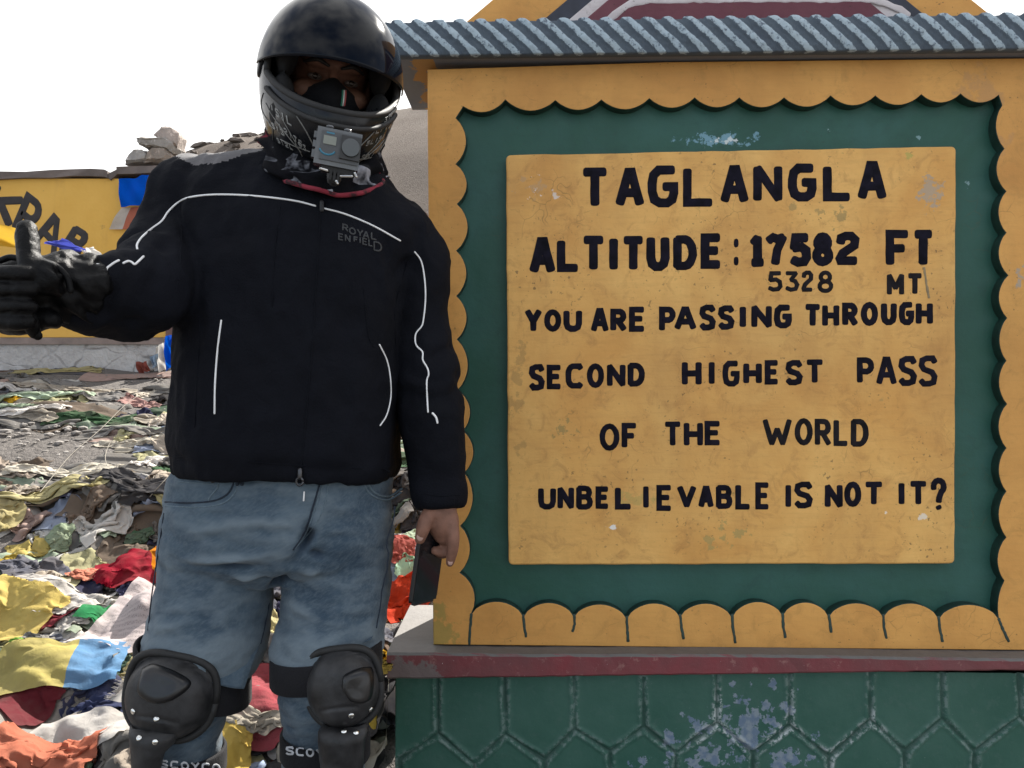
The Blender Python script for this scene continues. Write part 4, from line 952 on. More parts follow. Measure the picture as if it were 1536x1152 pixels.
def hemflap(q4, ys, seed_):
    q = [P(x, y, d_) for (x, y), d_ in zip(q4, ys)]; n = 14; g = []; bm = bmesh.new()
    for off in (0, .0035):
        rows_ = []
        for j in range(n):
            rr_ = []
            for i in range(n):
                u, v = i/(n-1), j/(n-1); p = (q[0]*(1-u)+q[1]*u)*(1-v)+(q[3]*(1-u)+q[2]*u)*v
                rr_.append(bm.verts.new(p+Vector((0, off-.016*math.sin(math.pi*u)*(1-.3*v)+.006*math.sin(9*u+4*v+seed_), .003*math.sin(11*u+seed_)*v))))
            rows_.append(rr_)
        for j in range(n-1):
            for i in range(n-1): bm.faces.new((rows_[j][i], rows_[j][i+1], rows_[j+1][i+1], rows_[j+1][i]))
        g.append(rows_)
    A_, B_ = g
    for i in range(n-1):
        for e0, e1 in ((A_[0], B_[0]), (A_[-1], B_[-1])): bm.faces.new((e0[i], e0[i+1], e1[i+1], e1[i]))
        bm.faces.new((A_[i][0], A_[i+1][0], B_[i+1][0], B_[i][0])); bm.faces.new((A_[i][-1], A_[i+1][-1], B_[i+1][-1], B_[i][-1]))
    child('hem', bm2me(bm), M_den, jeans)
hemflap([(236, 962), (393, 960), (364, 1034), (226, 990)], (1.39, 1.41, 1.350, 1.33), 1.0)
hemflap([(416, 950), (572, 930), (556, 962), (420, 992)], (1.42, 1.43, 1.36, 1.355), 2.2)
for J in (JL, JR):
    bm = bmesh.new(); x = (J[-1][0]-768)/F*1.53
    for (dy, hz_, w, ln) in ((0, .05, .05, .15),):
        tube(bm, [Vector((x, 1.56, .075)), Vector((x, 1.50, .065)), Vector((x, 1.42, .05)), Vector((x, 1.35, .042))], [.050, .052, .048, .040], 18, 4)
        tube(bm, [Vector((x, 1.54, .06)), Vector((x, 1.535, .16))], [.052, .055], 18)
        box(bm, (x-.046, 1.325, .0), (x+.046, 1.60, .03))
    child('boot', remesh(bm, .006, 3), plain('black_boot_leather_%d' % J[0][0], (.015, .014, .013), .5))

# ---- helmet: shell with an eye port, raised tinted visor, liner, rubber edge, graphics
def helm_pt(az, el, off=0.0):
    """az from straight ahead, towards image right; el up; helmet frame"""
    a, b_, c = .1225, .150, .152
    ca, sa, ce, se = math.cos(az), math.sin(az), math.cos(el), math.sin(el)
    x, y, z = a*ce*sa, -b_*ce*ca, c*se
    chin = math.exp(-((el+.62)/.40)**2)*max(0, ca)**1.5
    y -= .050*chin
    low = max(0, -se-.15)
    x *= 1+.06*low; z *= 1+.20*max(0, -se)
    y += .02*max(0, se)**2
    n = Vector((x/a**2, y/b_**2, z/c**2)).normalized()
    return Vector((x, y, z))+n*off
def port_low(az):  return -.40+.34*min(1, abs(az)/1.25)**2.2     # elevation of the lower edge of the eye port
PORT_AZ, PORT_UP = 1.25, .62
def inport(az, el): return abs(az) < PORT_AZ and port_low(az) < el < PORT_UP
NA, NE = 180, 120
azs = np.linspace(-math.pi, math.pi, NA+1)[:-1]; els = np.linspace(-1.02, math.pi/2-.001, NE)
bm = bmesh.new(); vg = [[bm.verts.new(HM @ helm_pt(a, e)) for a in azs] for e in els]
for j in range(NE-1):
    for i in range(NA):
        i2 = (i+1) % NA; am = azs[i]+math.pi/NA; em = (els[j]+els[j+1])/2
        if not inport(am, em): bm.faces.new((vg[j][i], vg[j][i2], vg[j+1][i2], vg[j+1][i]))
for v in [v for v in bm.verts if not v.link_faces]: bm.verts.remove(v)
# inner skin gives the shell its thickness
g2 = {}
for j in range(NE):
    for i in range(NA): g2[j, i] = None
inner = {}
def iv(j, i):
    if (j, i) not in inner: inner[j, i] = bm.verts.new(HM @ helm_pt(azs[i], els[j], -.022))
    return inner[j, i]
for j in range(NE-1):
    for i in range(NA):
        i2 = (i+1) % NA; am = azs[i]+math.pi/NA; em = (els[j]+els[j+1])/2
        if not inport(am, em): bm.faces.new((iv(j+1, i), iv(j+1, i2), iv(j, i2), iv(j, i)))
for i in range(NA):
    i2 = (i+1) % NA; bm.faces.new((vg[0][i2], vg[0][i], iv(0, i), iv(0, i2)))
me = bpy.data.meshes.new('h'); bm.to_mesh(me); bm.free()
m, nt, b = newmat('black_helmet_gloss'); co = ocoord(nt)
sc = noise_(nt, co, 30, 6, .75, 1.5, (1, 1, .5))
col = mix(nt, ramp(nt, sc, .58, .66), (.010, .011, .013), (.030, .031, .034))
nt.links.new(col, b.inputs['Base Color']); nt.links.new(ramp(nt, noise_(nt, co, 14, 4), .3, .7, (.16,)*3, (.32,)*3), b.inputs['Roughness'])
b.inputs['Specular IOR Level'].default_value = .20
helmet = child('helmet', me, m)
def hchild(name, me, mat, smooth=True): return link(name, me, mat, helmet, smooth)
# padding seen inside the port
bm = bmesh.new(); vg = [[bm.verts.new(HM @ (helm_pt(a, e, -.024))) for a in azs[::3]] for e in els[::3]]
n3 = len(azs[::3])
for j in range(len(vg)-1):
    for i in range(n3):
        i2 = (i+1) % n3; a0 = azs[::3][i]; e0 = els[::3][j]
        if not (abs(a0) < 1.15 and port_low(a0)-.1 < e0 < .75): bm.faces.new((vg[j][i], vg[j][i2], vg[j+1][i2], vg[j+1][i]))
for v in [v for v in bm.verts if not v.link_faces]: bm.verts.remove(v)
for s in (-1, 1):   # cheek pads
    ellipsoid(bm, (s*.084, -.045, -.055), (.022, .055, .050), HM)
    ellipsoid(bm, (s*.082, -.040, .035), (.020, .050, .045), HM)
hchild('liner', bm2me(bm), plain('black_liner_cloth', (.006, .006, .007), .95, scale=200))
# rubber edge round the port
loop = [(az, port_low(az)) for az in np.linspace(-PORT_AZ, PORT_AZ, 46)]+[(PORT_AZ, e) for e in np.linspace(port_low(PORT_AZ)+.05, PORT_UP-.03, 10)]+[(az, PORT_UP) for az in np.linspace(PORT_AZ, -PORT_AZ, 40)]+[(-PORT_AZ, e) for e in np.linspace(PORT_UP-.03, port_low(PORT_AZ)+.05, 10)]
bm = bmesh.new(); lp = [HM @ helm_pt(a, e, -.004) for a, e in loop]; tube(bm, lp+[lp[0]], .0062, 8, round_ends=False); hchild('port_gasket', bm2me(bm), plain('black_rubber', (.012, .012, .012), .7, scale=90))
# chin lip under the port, and the bottom roll
bm = bmesh.new(); lp = [HM @ helm_pt(a, port_low(a)-.11-.02*math.cos(a), .0025) for a in np.linspace(-1.15, 1.15, 40)]; tube(bm, lp, .0045, 8)
lp = [HM @ helm_pt(a, -1.0, -.008) for a in np.linspace(-math.pi, math.pi, 70)]; tube(bm, lp, .010, 8, round_ends=False); hchild('edge_trim', bm2me(bm), bpy.data.materials['black_rubber'])
# tinted visor, flipped half up
def vis_low(az): return .110-.085*(abs(az)/1.42)**1.6-.005*az
bm = bmesh.new(); na, ne = 72, 26; rows = []
for off in (.0060, .0038):
    g = []
    for j in range(ne):
        row = []
        for a in np.linspace(-1.46, 1.46, na):
            lo = vis_low(a); hi = 1.16-.52*(abs(a)/1.46)**2.4; e = lo+(hi-lo)*j/(ne-1)
            row.append(bm.verts.new(HM @ helm_pt(a, e, off+.002*(1-j/(ne-1)))))
        g.append(row)
    for j in range(ne-1):
        for i in range(na-1): bm.faces.new((g[j][i], g[j][i+1], g[j+1][i+1], g[j+1][i]))
    rows.append(g)
A, B = rows
for j in range(ne-1): bm.faces.new((A[j][0], A[j+1][0], B[j+1][0], B[j][0])); bm.faces.new((A[j][-1], B[j][-1], B[j+1][-1], A[j+1][-1]))
for i in range(na-1): bm.faces.new((A[0][i], B[0][i], B[0][i+1], A[0][i+1])); bm.faces.new((A[-1][i], A[-1][i+1], B[-1][i+1], B[-1][i]))
m, nt, b = newmat('dark_tinted_visor'); co = ocoord(nt)
b.inputs['Base Color'].default_value = (.003, .0045, .008, 1)
sm = ramp(nt, noise_(nt, co, 9, 5, .65, 1.2, (1, 1, .35)), .45, .70, (.045,)*3, (.20,)*3); nt.links.new(sm, b.inputs['Roughness'])
b.inputs['Specular IOR Level'].default_value = .13
hchild('visor', bm2me(bm), m)
# pivot covers
for s in (-1, 1):
    bm = bmesh.new()
    rings = []
    for rr, off in ((.030, -.002), (.029, .0025), (.024, .0045), (.004, .005)):
        rings.append([HM @ helm_pt(s*1.56+s*rr*math.cos(t)/.14, .14+rr*1.25*math.sin(t)/.15, off) for t in np.linspace(0, 2*math.pi, 25)[:-1]])
    loft(bm, rings); hchild('visor_pivot', bm2me(bm), bpy.data.materials['black_helmet_gloss'])
# vents and painted graphics on the chin
M_gfx = plain('grey_helmet_graphics', (.20, .205, .20), .4, var=.5, scale=120, bmp=0); M_sil = plain('silver_helmet_line', (.17, .17, .16), .4, var=.4, scale=90, bmp=0)
M_vent = plain('black_vent_mesh', (.004, .004, .004), .8)
def hline(bm, pts, r, off=.0006, k=4):
    if k: pts = [tuple(p) for p in catmull(pts, k)]
    tube(bm, [HM @ helm_pt(a, e, off) for a, e in pts], r, 6)
bm = bmesh.new()
for a0, a1, e0 in ((-.30, -.12, -.60), (.10, .28, -.60), (-.26, -.10, -.55), (.06, .26, -.56)): hline(bm, [(a0, e0), (a1, e0)], .0035, .0005)
hchild('chin_vent', bm2me(bm), M_vent)
for s in (-1, 1):
    bm = bmesh.new(); hline(bm, [(s*.62, port_low(.62)-.17), (s*.50, -.62), (s*.34, -.80)], .0011); hline(bm, [(s*1.25, -.38), (s*.95, -.62), (s*.62, -.86)], .0009); hline(bm, [(s*1.05, -.74), (s*.75, -.80), (s*.44, -.84)], .0008)
    hline(bm, [(s*1.3, -.28), (s*1.5, -.42), (s*1.2, -.62), (s*1.35, -.75)], .0008); hline(bm, [(s*.9, -.52), (s*.72, -.74), (s*.60, -.92)], .0007); hchild('chin_line', bm2me(bm), M_sil)
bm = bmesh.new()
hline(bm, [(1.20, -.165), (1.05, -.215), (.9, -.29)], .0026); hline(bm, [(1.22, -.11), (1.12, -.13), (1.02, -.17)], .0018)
hchild('painted_edge_glint', bm2me(bm), M_sil)  # silver strip shaped as the highlight on the helmet's right edge
def hglyph(bm, word, a, e, da, de, h, w, wd):
    for i, ch in enumerate(word):
        if ch == ' ': continue
        aa, ee = a+da*i, e+de*i
        letter(bm, ch, 0, w, 0, h, wd, .0003, lambda x, y, hh, aa=aa, ee=ee: HM @ helm_pt(aa+x*8.2, ee+y*6.6+x*8.2*de/da, .0006+hh), .05)
bm = bmesh.new()
hglyph(bm, 'L5I3', -1.28, -.60, .10, -.03, .010, .009, .0024); hglyph(bm, 'SI2L', -1.16, -.78, .10, -.02, .009, .009, .0022); hglyph(bm, 'ISIL', -1.12, -.47, .105, -.035, .013, .010, .0026); hglyph(bm, 'L2ITS', -.98, -.64, .085, -.035, .010, .008, .0022); hglyph(bm, 'IS3', -.74, -.79, .085, -.02, .010, .008, .0022)
hchild('chin_graphics', bm2me(bm), M_gfx); bm = bmesh.new()
hglyph(bm, '3IL2', .80, -.38, .10, .03, .010, .009, .0022); hglyph(bm, 'S5LI', .62, -.82, .09, .02, .009, .008, .0020); hglyph(bm, 'LFT3', .66, -.52, .115, .035, .012, .010, .0026); hglyph(bm, '5LI5I', .55, -.67, .09, .03, .009, .008, .0020)
hchild('chin_graphics', bm2me(bm), M_gfx)
# ---- black mask with a thin tricolour strip
bm = bmesh.new(); rings = []; HM = HM0 @ T((0, .040, 0))
for z, ry, rx, y0 in ((.004, .087, .030, .0), (-.004, .092, .056, .003), (-.018, .098, .071, .004), (-.034, .102, .073, .004), (-.052, .096, .071, .004), (-.075, .090, .064, .004), (-.095, .070, .05, .0)):
    rings.append([hv(rx*math.sin(t)*1.02, y0-ry*math.cos(t)*(1+.10*math.exp(-(t/.35)**2)), z+(-.022*math.sin(t)**2 if z > -.01 else 0)) for t in np.linspace(-math.pi, math.pi, 49)[:-1]])
loft(bm, rings); HM = HM0; mask = child('face_mask', bm2me(bm), fabric('black_mask_cloth', (.008, .008, .010), sheen=.05))
mb = bvh_of(mask)
for dx, c, nm in ((-2.3, (.03, .22, .14), 'green_thread'), (0, (.75, .75, .72), 'white_thread'), (2.3, (.50, .10, .10), 'red_thread')):
    bm = bmesh.new(); surf_line(bm, mb, [(516+dx, 136), (515.5+dx, 147), (514+dx, 158)], .0014, .3, 4, 6, 1.32); child(nm, bm2me(bm), plain(nm, c, .7, bmp=0), mask)

# ---- neck tube, bunched up, black plaid with a red edge
bm = bmesh.new(); rings = []; NN = 72; mats = []
prof_ = [(190, .096, .060, 484, 1.465), (203, .106, .070, 485, 1.465), (214, .109, .084, 485, 1.46), (224, .110, .098, 485, 1.452), (233, .111, .110, 486, 1.447), (241, .110, .119, 487, 1.442), (248, .107, .124, 488, 1.44), (254, .100, .122, 489, 1.44)]
for k, (py, rx, ry, px, Y) in enumerate(prof_):
    c = P(px, py, Y); ring = []
    for i in range(NN):
        t = 2*math.pi*i/NN; fr = max(0, -math.sin(t)); wv = .0055*math.sin(5*t+k*1.4)+.004*math.sin(11*t-k*2.1)+.006*math.sin(k*2.2+2*t)
        q = c+Vector(((rx+wv)*math.cos(t), (ry+wv)*math.sin(t), 0)); q.z += -.17*rx*math.cos(t)-fr*(.030+.0055*k)+.006*math.sin(3*t+k)
        ring.append(q)
    rings.append(ring)
rr = []
for i in range(NN): rr.append([Vector(p) for p in catmull([r[i] for r in rings], 4)])
rings = [[rr[i][k] for i in range(NN)] for k in range(len(rr[0]))]
loft(bm, rings, cap=False)
me = bm2me(bm)
m, nt, b = newmat('plaid_neck_cloth'); co = ocoord(nt)
ch = node(nt, 'ShaderNodeTexVoronoi', {'Vector': node(nt, 'ShaderNodeMapping', {'Vector': co, 'Scale': (1, 1, 2.2), 'Rotation': (0, R(18), 0)}).outputs[0], 'Scale': 24.0})
rv = node(nt, 'ShaderNodeSeparateColor', {0: ch.outputs['Color']}).outputs
col = mix(nt, ramp(nt, rv[0], .70, .74), (.004, .0045, .006), (.33, .34, .38))
col = mix(nt, ramp(nt, rv[1], .95, .97), col, (.20, .02, .035))
col = mix(nt, ramp(nt, noise_(nt, co, 26, 3), .38, .56), col, (.005, .005, .007))
nt.links.new(col, b.inputs['Base Color']); b.inputs['Roughness'].default_value = .95; b.inputs['Specular IOR Level'].default_value = .1; bump(nt, b, noise_(nt, co, 400, 2), .4, .002)
gait = child('neck_tube', me, m)
bm = bmesh.new(); ring = rings[-1]; tube(bm, ring+[ring[0]], .0042, 8, round_ends=False)
M_redged = newmat('red_edge_stripe'); m, nt, b = M_redged; co = ocoord(nt)
nt.links.new(mix(nt, ramp(nt, noise_(nt, co, 42, 3), .42, .52), (.03, .008, .011), (.24, .022, .04)), b.inputs['Base Color']); b.inputs['Roughness'].default_value = .9
child('red_edge', bm2me(bm), m, gait)

# ---- gloved right hand, thumb up
GY = 1.12
def gp(px, py, dy=0): return P(px, py, GY+dy)
bm = bmesh.new()
tube(bm, [gp(122, 432, .06), gp(95, 428, .045), gp(68, 428, .03), gp(40, 432, .02), gp(14, 438, .012)], [.046, .046, .045, .046, .043], 24, 5, squash=(Vector((0, 1, 0)), .80))
tube(bm, [gp(72, 420, -.015), gp(52, 404, -.018), gp(43, 385, -.016), gp(41, 362, -.010), gp(41, 343, -.004)], [.024, .0205, .0160, .0148, .0135], 18, 5)   # thumb
for k, (y0, r) in enumerate(((407, .0118), (432, .0122), (457, .0120), (480, .0105))):      # four curled fingers, top to bottom
    x1 = (-22, -28, -24, -12)[k]
    tube(bm, [gp(22, y0, .030), gp(x1+6, y0-1, .015), gp(x1, y0+1, -.012), gp(x1+10, y0+3, -.036), gp(28, y0+4, -.042), gp(46, y0+3, -.036)], [r*1.05, r*1.08, r*1.05, r, r*.98, r*.86], 16, 5)
tube(bm, [gp(10, 486, .02), gp(35, 484, .0), gp(70, 480, .01)], [.016, .018, .016], 14, 4)
# wrinkled gauntlet cuff
tube(bm, [gp(84, 428, .045), gp(112, 432, .062), gp(136, 437, .08)], [.050, .054, .055], 26, 4, round_ends=False)
me = remesh(bm, .0026, 2, .5)
co_, no_ = coords(me), normals(me); d = np.zeros(len(co_))
px_ = 768+co_[:, 0]/co_[:, 1]*F
wz = np.clip((px_-55)/25, 0, 1)
d += wz*.0042*np.sin(co_[:, 0]*150+co_[:, 2]*60+5*vnoise(co_, 16, 2))+.0016*vnoise(co_, 45, 9)*1.0
for pts in ([(66, 392), (88, 402), (104, 424), (110, 446)], [(60, 402), (80, 416), (92, 434), (97, 452)], [(82, 394), (100, 396), (118, 404)]):
    crease(co_, no_, d, [tuple(gp(a, b_, -.03)) for a, b_ in pts], .005, .006)
for y0 in (419, 443, 466): crease(co_, no_, d, [tuple(gp(-25, y0, -.03)), tuple(gp(20, y0+3, -.055)), tuple(gp(48, y0+3, -.045))], .003, -.003)
setco(me, co_+no_*d[:, None])
m, nt, b = newmat('black_glove_leather'); co = ocoord(nt)
nt.links.new(mix(nt, ramp(nt, noise_(nt, co, 18, 5, .65), .4, .7), (.0022, .0022, .0025), (.0065, .0065, .007)), b.inputs['Base Color'])
b.inputs['Specular IOR Level'].default_value = .13; b.inputs['Roughness'].default_value = .46; bump(nt, b, math_(nt, 'ADD', noise_(nt, co, 260, 4, .7), math_(nt, 'MULTIPLY', noise_(nt, co, 40, 4, .6), 2)), .6, .002)
glove = child('glove', me, m)
bm = bmesh.new(); tube(bm, [gp(34, 470, -.03), gp(44, 484, -.028), gp(51, 498, -.02), gp(56, 503, -.018)], [.014, .013, .0095, .007], 12, 4, squash=(Vector((0, 1, 0)), .5))
child('wrist_strap', bm2me(bm), m, glove)
bm = bmesh.new()
for pts in ([(64, 396), (84, 400), (100, 416), (106, 436)], [(0, 391), (15, 386), (30, 388)]): tube(bm, [gp(a, b_, -.012) for a, b_ in pts], .0045, 10, 5)
child('glove_seam', bm2me(bm), m, glove)

# ---- knee guards
M_gd = plain('scuffed_black_plastic', (.026, .026, .027), .46, var=.6, scale=26, bmp=.5, dist=.002, spec=.3); M_strap = fabric('black_elastic_strap', (.010, .010, .012), sheen=.05)
M_pad = plain('black_pad_gloss', (.007, .007, .008), .34, var=.4, scale=30, bmp=.3)
M_riv = plain('bright_rivet', (.75, .75, .72), .2, metal=1, bmp=0); M_prt = plain('white_strap_print', (.42, .43, .45), .6, bmp=0)
def guard(boss_px, J, cx, cy, rx, ry, Y, rot, rivs, lower, top_pts, sband, word, wx, wy, wdx, wdy):
    ctr = P(cx, cy, Y); k = Y/F; a, c = rx*k, ry*k
    M0 = T(ctr) @ Matrix.Rotation(rot, 4, 'Y')
    bm = bmesh.new(); rings = []
    # the cup: shouldered outline, domed, with a raised knee boss and a flat lower lip
    NR = 56
    def outline(t):
        ex = 3.0; x = math.copysign(abs(math.cos(t))**(2/ex), math.cos(t)); z = math.copysign(abs(math.sin(t))**(2/ex), math.sin(t))
        if z < 0: x *= 1-.18*z*z
        return x, z
    def dep(x, z):
        r2 = min(1, (x*x+z*z)); dome = .040*(max(0, 1-r2**1.6))**.5
        boss = .0*max(0, 1-((x+.05)/.62)**2-((z-.30)/.52)**2)**.35 if ((x+.05)/.62)**2+((z-.30)/.52)**2 < 1 else 0
        ridge = -.003*math.exp(-((z+.28+.25*x*x)/.05)**2)*(1 if abs(x) < .5 else 0)
        return dome+boss+ridge
    for s in [1.0]+list(np.linspace(.985, .02, 26)):
        ring = []
        for i in range(NR):
            x, z = outline(2*math.pi*i/NR); x *= s; z *= s
            ring.append(M0 @ Vector((x*a, -dep(x, z)+.010*(x*x), z*c)))
        rings.append(ring)
    back = [[p+Vector((0, .010, 0)) for p in rings[0]]]
    loft(bm, back+rings); g_ = child('knee_guard', bm2me(bm), M_gd)
    bm = bmesh.new(); lp = [M0 @ Vector((outline(t)[0]*a*1.03, .010*outline(t)[0]**2+.001, outline(t)[1]*c*1.03)) for t in np.linspace(0, 2*math.pi, 57)]
    tube(bm, lp, .0065, 8, round_ends=False); link('rim', bm2me(bm), bpy.data.materials['black_rubber'], g_)
    gb = bvh_of(g_); bq = [Vector(p) for p in boss_px]; bc = sum(bq, Vector((0, 0)))/len(bq)
    ol = [Vector(p[:2]) for p in catmull([tuple(p) for p in bq+[bq[0]]], 6)][:-1]; rings = []
    for s_, h_ in ((1.10, -.002), (1.04, .0035), (.96, .0075), (.86, .0088), (.6, .0075), (.3, .0055), (.05, .005)):
        rg = []
        for p in ol:
            w_ = bc+(p-bc)*s_; q_, n_ = hit(gb, w_.x, w_.y, Y-.04); rg.append(q_+Vector((0, -h_, 0)))
        rings.append(rg)
    bm = bmesh.new(); loft(bm, rings); link('kneecap_pad', bm2me(bm), M_pad, g_)
    # hinged shin plate
    bm = bmesh.new(); rings = []
    for (py, xl, xr, yy) in lower:
        A_, B_ = P(xl, py, yy), P(xr, py, yy); c_ = (A_+B_)/2; hw = (B_.x-A_.x)/2
        rings.append([c_+Vector((hw*math.cos(t), -.026*math.sin(t)-.004, 0)) for t in np.linspace(0, math.pi, 17)]+[c_+Vector((hw*math.cos(t)*.93, -.026*math.sin(t)+.004, 0)) for t in np.linspace(math.pi, 0, 17)])
    loft(bm, rings); sp = link('shin_plate', bm2me(bm), M_gd, g_)
    allb = bvh_of(g_, sp)
    for (x, y) in rivs:
        q, nn = hit(allb, x, y); bm = bmesh.new(); ellipsoid(bm, (0, 0, 0), (.0050, .0050, .0024), T(q+nn*.0008) @ nn.to_track_quat('Z', 'Y').to_matrix().to_4x4(), 14, 8)
        link('rivet', bm2me(bm), M_riv, g_)
    # straps wrap the leg
    def band(p0, p1, h, rx_, ry_, nm, fwd):
        c_ = (P(*p0, Y+.09)+P(*p1, Y+.09))/2; tilt = -(P(*p1, Y).z-P(*p0, Y).z)/max(1e-4, (P(*p1, Y).x-P(*p0, Y).x)); bm = bmesh.new(); rings = []
        for dz, g in ((-h/2, -.002), (-h/2+.004, 0), (h/2-.004, 0), (h/2, -.002), (h/2, -.006), (-h/2, -.006)):
            rings.append([c_+Vector(((rx_+g)*math.cos(t), (ry_+g)*math.sin(t)-fwd, dz-tilt*rx_*math.cos(t))) for t in np.linspace(0, 2*math.pi, 49)[:-1]])
        loft(bm, rings+[rings[0]], cap=False); return link(nm, bm2me(bm), M_strap, g_)
    band(top_pts[0], top_pts[1], top_pts[2], top_pts[3], top_pts[4], 'upper_strap', top_pts[5])
    s2 = band(sband[0], sband[1], sband[2], sband[3], sband[4], 'lower_strap', sband[5])
    sb = bvh_of(s2); bm = bmesh.new(); surf_letters(word, wx, wy, wdx, wdy, 12.5, 13, 3.0, sb, bm, .0008, fb=Y)
    me = bm2me(bm); link('strap_print', me, M_prt, g_)
    return g_
guard([(216, 1003), (236, 998), (283, 1022), (264, 1045), (235, 1053), (209, 1037)], JL, 252, 1046, 66, 62, 1.322, R(10), [(200, 1067), (235, 1078), (209, 1107), (233, 1113)], [(1085, 198, 262, 1.315), (1098, 196, 268, 1.305), (1112, 198, 264, 1.305), (1128, 200, 248, 1.31), (1160, 202, 240, 1.315), (1240, 205, 240, 1.34), (1330, 215, 240, 1.38)],
      ((243, 990), (341, 1022), .060, .099, .098, .004), ((206, 1138), (326, 1146), .042, .080, .080, -.012), 'SCOYCO', 240, 1152, 15.5, 1.2)
guard([(514, 1030), (526, 1049), (544, 1053), (557, 1042), (556, 1003), (520, 1012)], JR, 513, 1032, 55, 57, 1.322, R(-7), [(527, 1073), (556, 1064), (516, 1097), (534, 1099)], [(1082, 486, 552, 1.325), (1095, 478, 552, 1.31), (1108, 478, 548, 1.31), (1135, 480, 546, 1.315), (1160, 484, 546, 1.32), (1240, 490, 545, 1.34), (1330, 492, 540, 1.38)],
      ((434, 998), (548, 984), .050, .0985, .098, .004), ((430, 1117), (542, 1123), .044, .080, .081, -.012), 'SCOYCO', 429, 1132, 15.0, 1.4)

# ================================================================== THINGS THE RIDER CARRIES
# action camera on the chin mount
CC = P(507, 224, 1.222)
CMt = T(CC) @ Matrix.Rotation(R(14), 4, 'Z') @ Matrix.Rotation(R(6), 4, 'X') @ Matrix.Rotation(R(7.5), 4, 'Y')
acam = empty('action_camera', CMt); tag(acam, 'small grey action camera in a clear case clamped to the helmet chin', 'camera')
M_case = plain('grey_camera_body', (.055, .058, .064), .35, var=.15, scale=90, bmp=.1); M_cl = plain('smoky_case_plastic', (.095, .10, .108), .25, var=.2, scale=30, bmp=.1); M_lens = plain('black_lens_glass', (.010, .011, .012), .18, coat=.5, bmp=0)
def cpart(name, bm, mat, par=acam, smooth=False):
    me = bm2me(bm); me.transform(CMt); return link(name, me, mat, par, smooth)
bm = bmesh.new(); box(bm, (-.034, -.002, -.027), (.034, .028, .029)); bevel(bm, .004, 3); cpart('case', bm, M_cl)
bm = bmesh.new(); box(bm, (-.0265, -.005, -.020), (.032, .0, .024)); bevel(bm, .0015, 2); body = cpart('front_plate', bm, M_case)
bm = bmesh.new(); box(bm, (-.0385, .004, -.018), (-.033, .022, -.006)); box(bm, (-.0385, .004, -.002), (-.033, .022, .008)); box(bm, (-.0385, .004, .012), (-.033, .022, .022)); bevel(bm, .0015, 2); cpart('latch', bm, M_cl)
bm = bmesh.new(); box(bm, (.003, -.010, -.014), (.0335, -.004, .0215)); bevel(bm, .003, 3); cpart('lens_frame', bm, plain('black_lens_frame', (.018, .018, .019), .4))
bm = bmesh.new(); bmesh.ops.create_cone(bm, segments=40, radius1=.0142, radius2=.0135, depth=.005, cap_ends=True, matrix=T((.0185, -.0125, .004)) @ Matrix.Rotation(R(90), 4, 'X')); cpart('lens', bm, M_lens, smooth=False)
bm = bmesh.new(); box(bm, (-.0235, -.0065, .0035), (-.004, -.005, .0165)); bevel(bm, .0006, 1); cpart('screen', bm, plain('grey_green_screen', (.20, .215, .185), .3, var=.08, bmp=0))
bm = bmesh.new(); tube(bm, [Vector((-.0155+.0115*math.cos(R(a)), -.0052, -.0035+.0085*math.sin(R(a)))) for a in range(195, 346, 12)], .0015, 6); cpart('blue_ring', bm, plain('blue_ring_paint', (.03, .17, .26), .4, bmp=0))
bm = bmesh.new(); box(bm, (-.020, -.0056, .020), (-.008, -.005, .0225)); cpart('blue_mark', bm, bpy.data.materials['blue_ring_paint'])
bm = bmesh.new()
for x in (-.016, .011): ellipsoid(bm, (x, .006, .0325), (.006, .005, .0028))
cpart('shutter_button', bm, M_cl, smooth=True)
bm = bmesh.new(); box(bm, (-.022, .002, -.036), (.030, .020, -.026)); bevel(bm, .002, 2)
for x in (-.006, 0, .006): box(bm, (x-.002, .0, -.048), (x+.002, .018, -.033))
tube(bm, [Vector((0, .012, -.044)), Vector((.0, .05, -.040)), Vector((.0, .085, -.010))], [.010, .011, .014], 10); cpart('mount_arm', bm, bpy.data.materials['black_rubber'])
bm = bmesh.new()
for a_, b_ in (((-.022, .0, -.034), (-.012, .0, -.035)), ((.010, -.002, -.040), (.026, -.002, -.037)), ((.030, -.001, -.031), (.033, -.001, -.036)), ((.004, -.004, -.049), (.006, -.004, -.052))): tube(bm, [Vector(a_), Vector(b_)], .0022, 8)
cpart('thumb_screw', bm, plain('bright_metal', (.6, .6, .58), .25, metal=1, bmp=0))
# phone in the bare hand
ax = (P(634, 903, HY-.004)-P(652, 772, HY-.004)).normalized(); wx = Vector((.50, .80, .0)); wx = (wx-ax*wx.dot(ax)).normalized(); nx_ = ax.cross(wx)
PC = P(642, 842, HY+.004)
PM = T(PC) @ Matrix((wx.to_tuple()+(0,), (0, 0, 0, 0), (0, 0, 0, 0), (0, 0, 0, 1))).to_4x4() if False else Matrix(((wx.x, nx_.x, ax.x, PC.x), (wx.y, nx_.y, ax.y, PC.y), (wx.z, nx_.z, ax.z, PC.z), (0, 0, 0, 1)))
phone = empty('mobile_phone', PM); tag(phone, 'dark mobile phone hanging from the fingers of the bare hand', 'phone')
bm = bmesh.new(); box(bm, (-.037, -.0042, -.076), (.037, .0042, .076)); es = [e for e in bm.edges if abs((e.verts[0].co-e.verts[1].co).normalized().y) > .9]
bmesh.ops.bevel(bm, geom=es, offset=.009, segments=5, affect='EDGES'); bevel(bm, .0016, 3, 60)
me = bm2me(bm); me.transform(PM); link('phone_body', me, plain('dark_phone_case', (.016, .015, .015), .35, bmp=.1), phone, smooth=False)
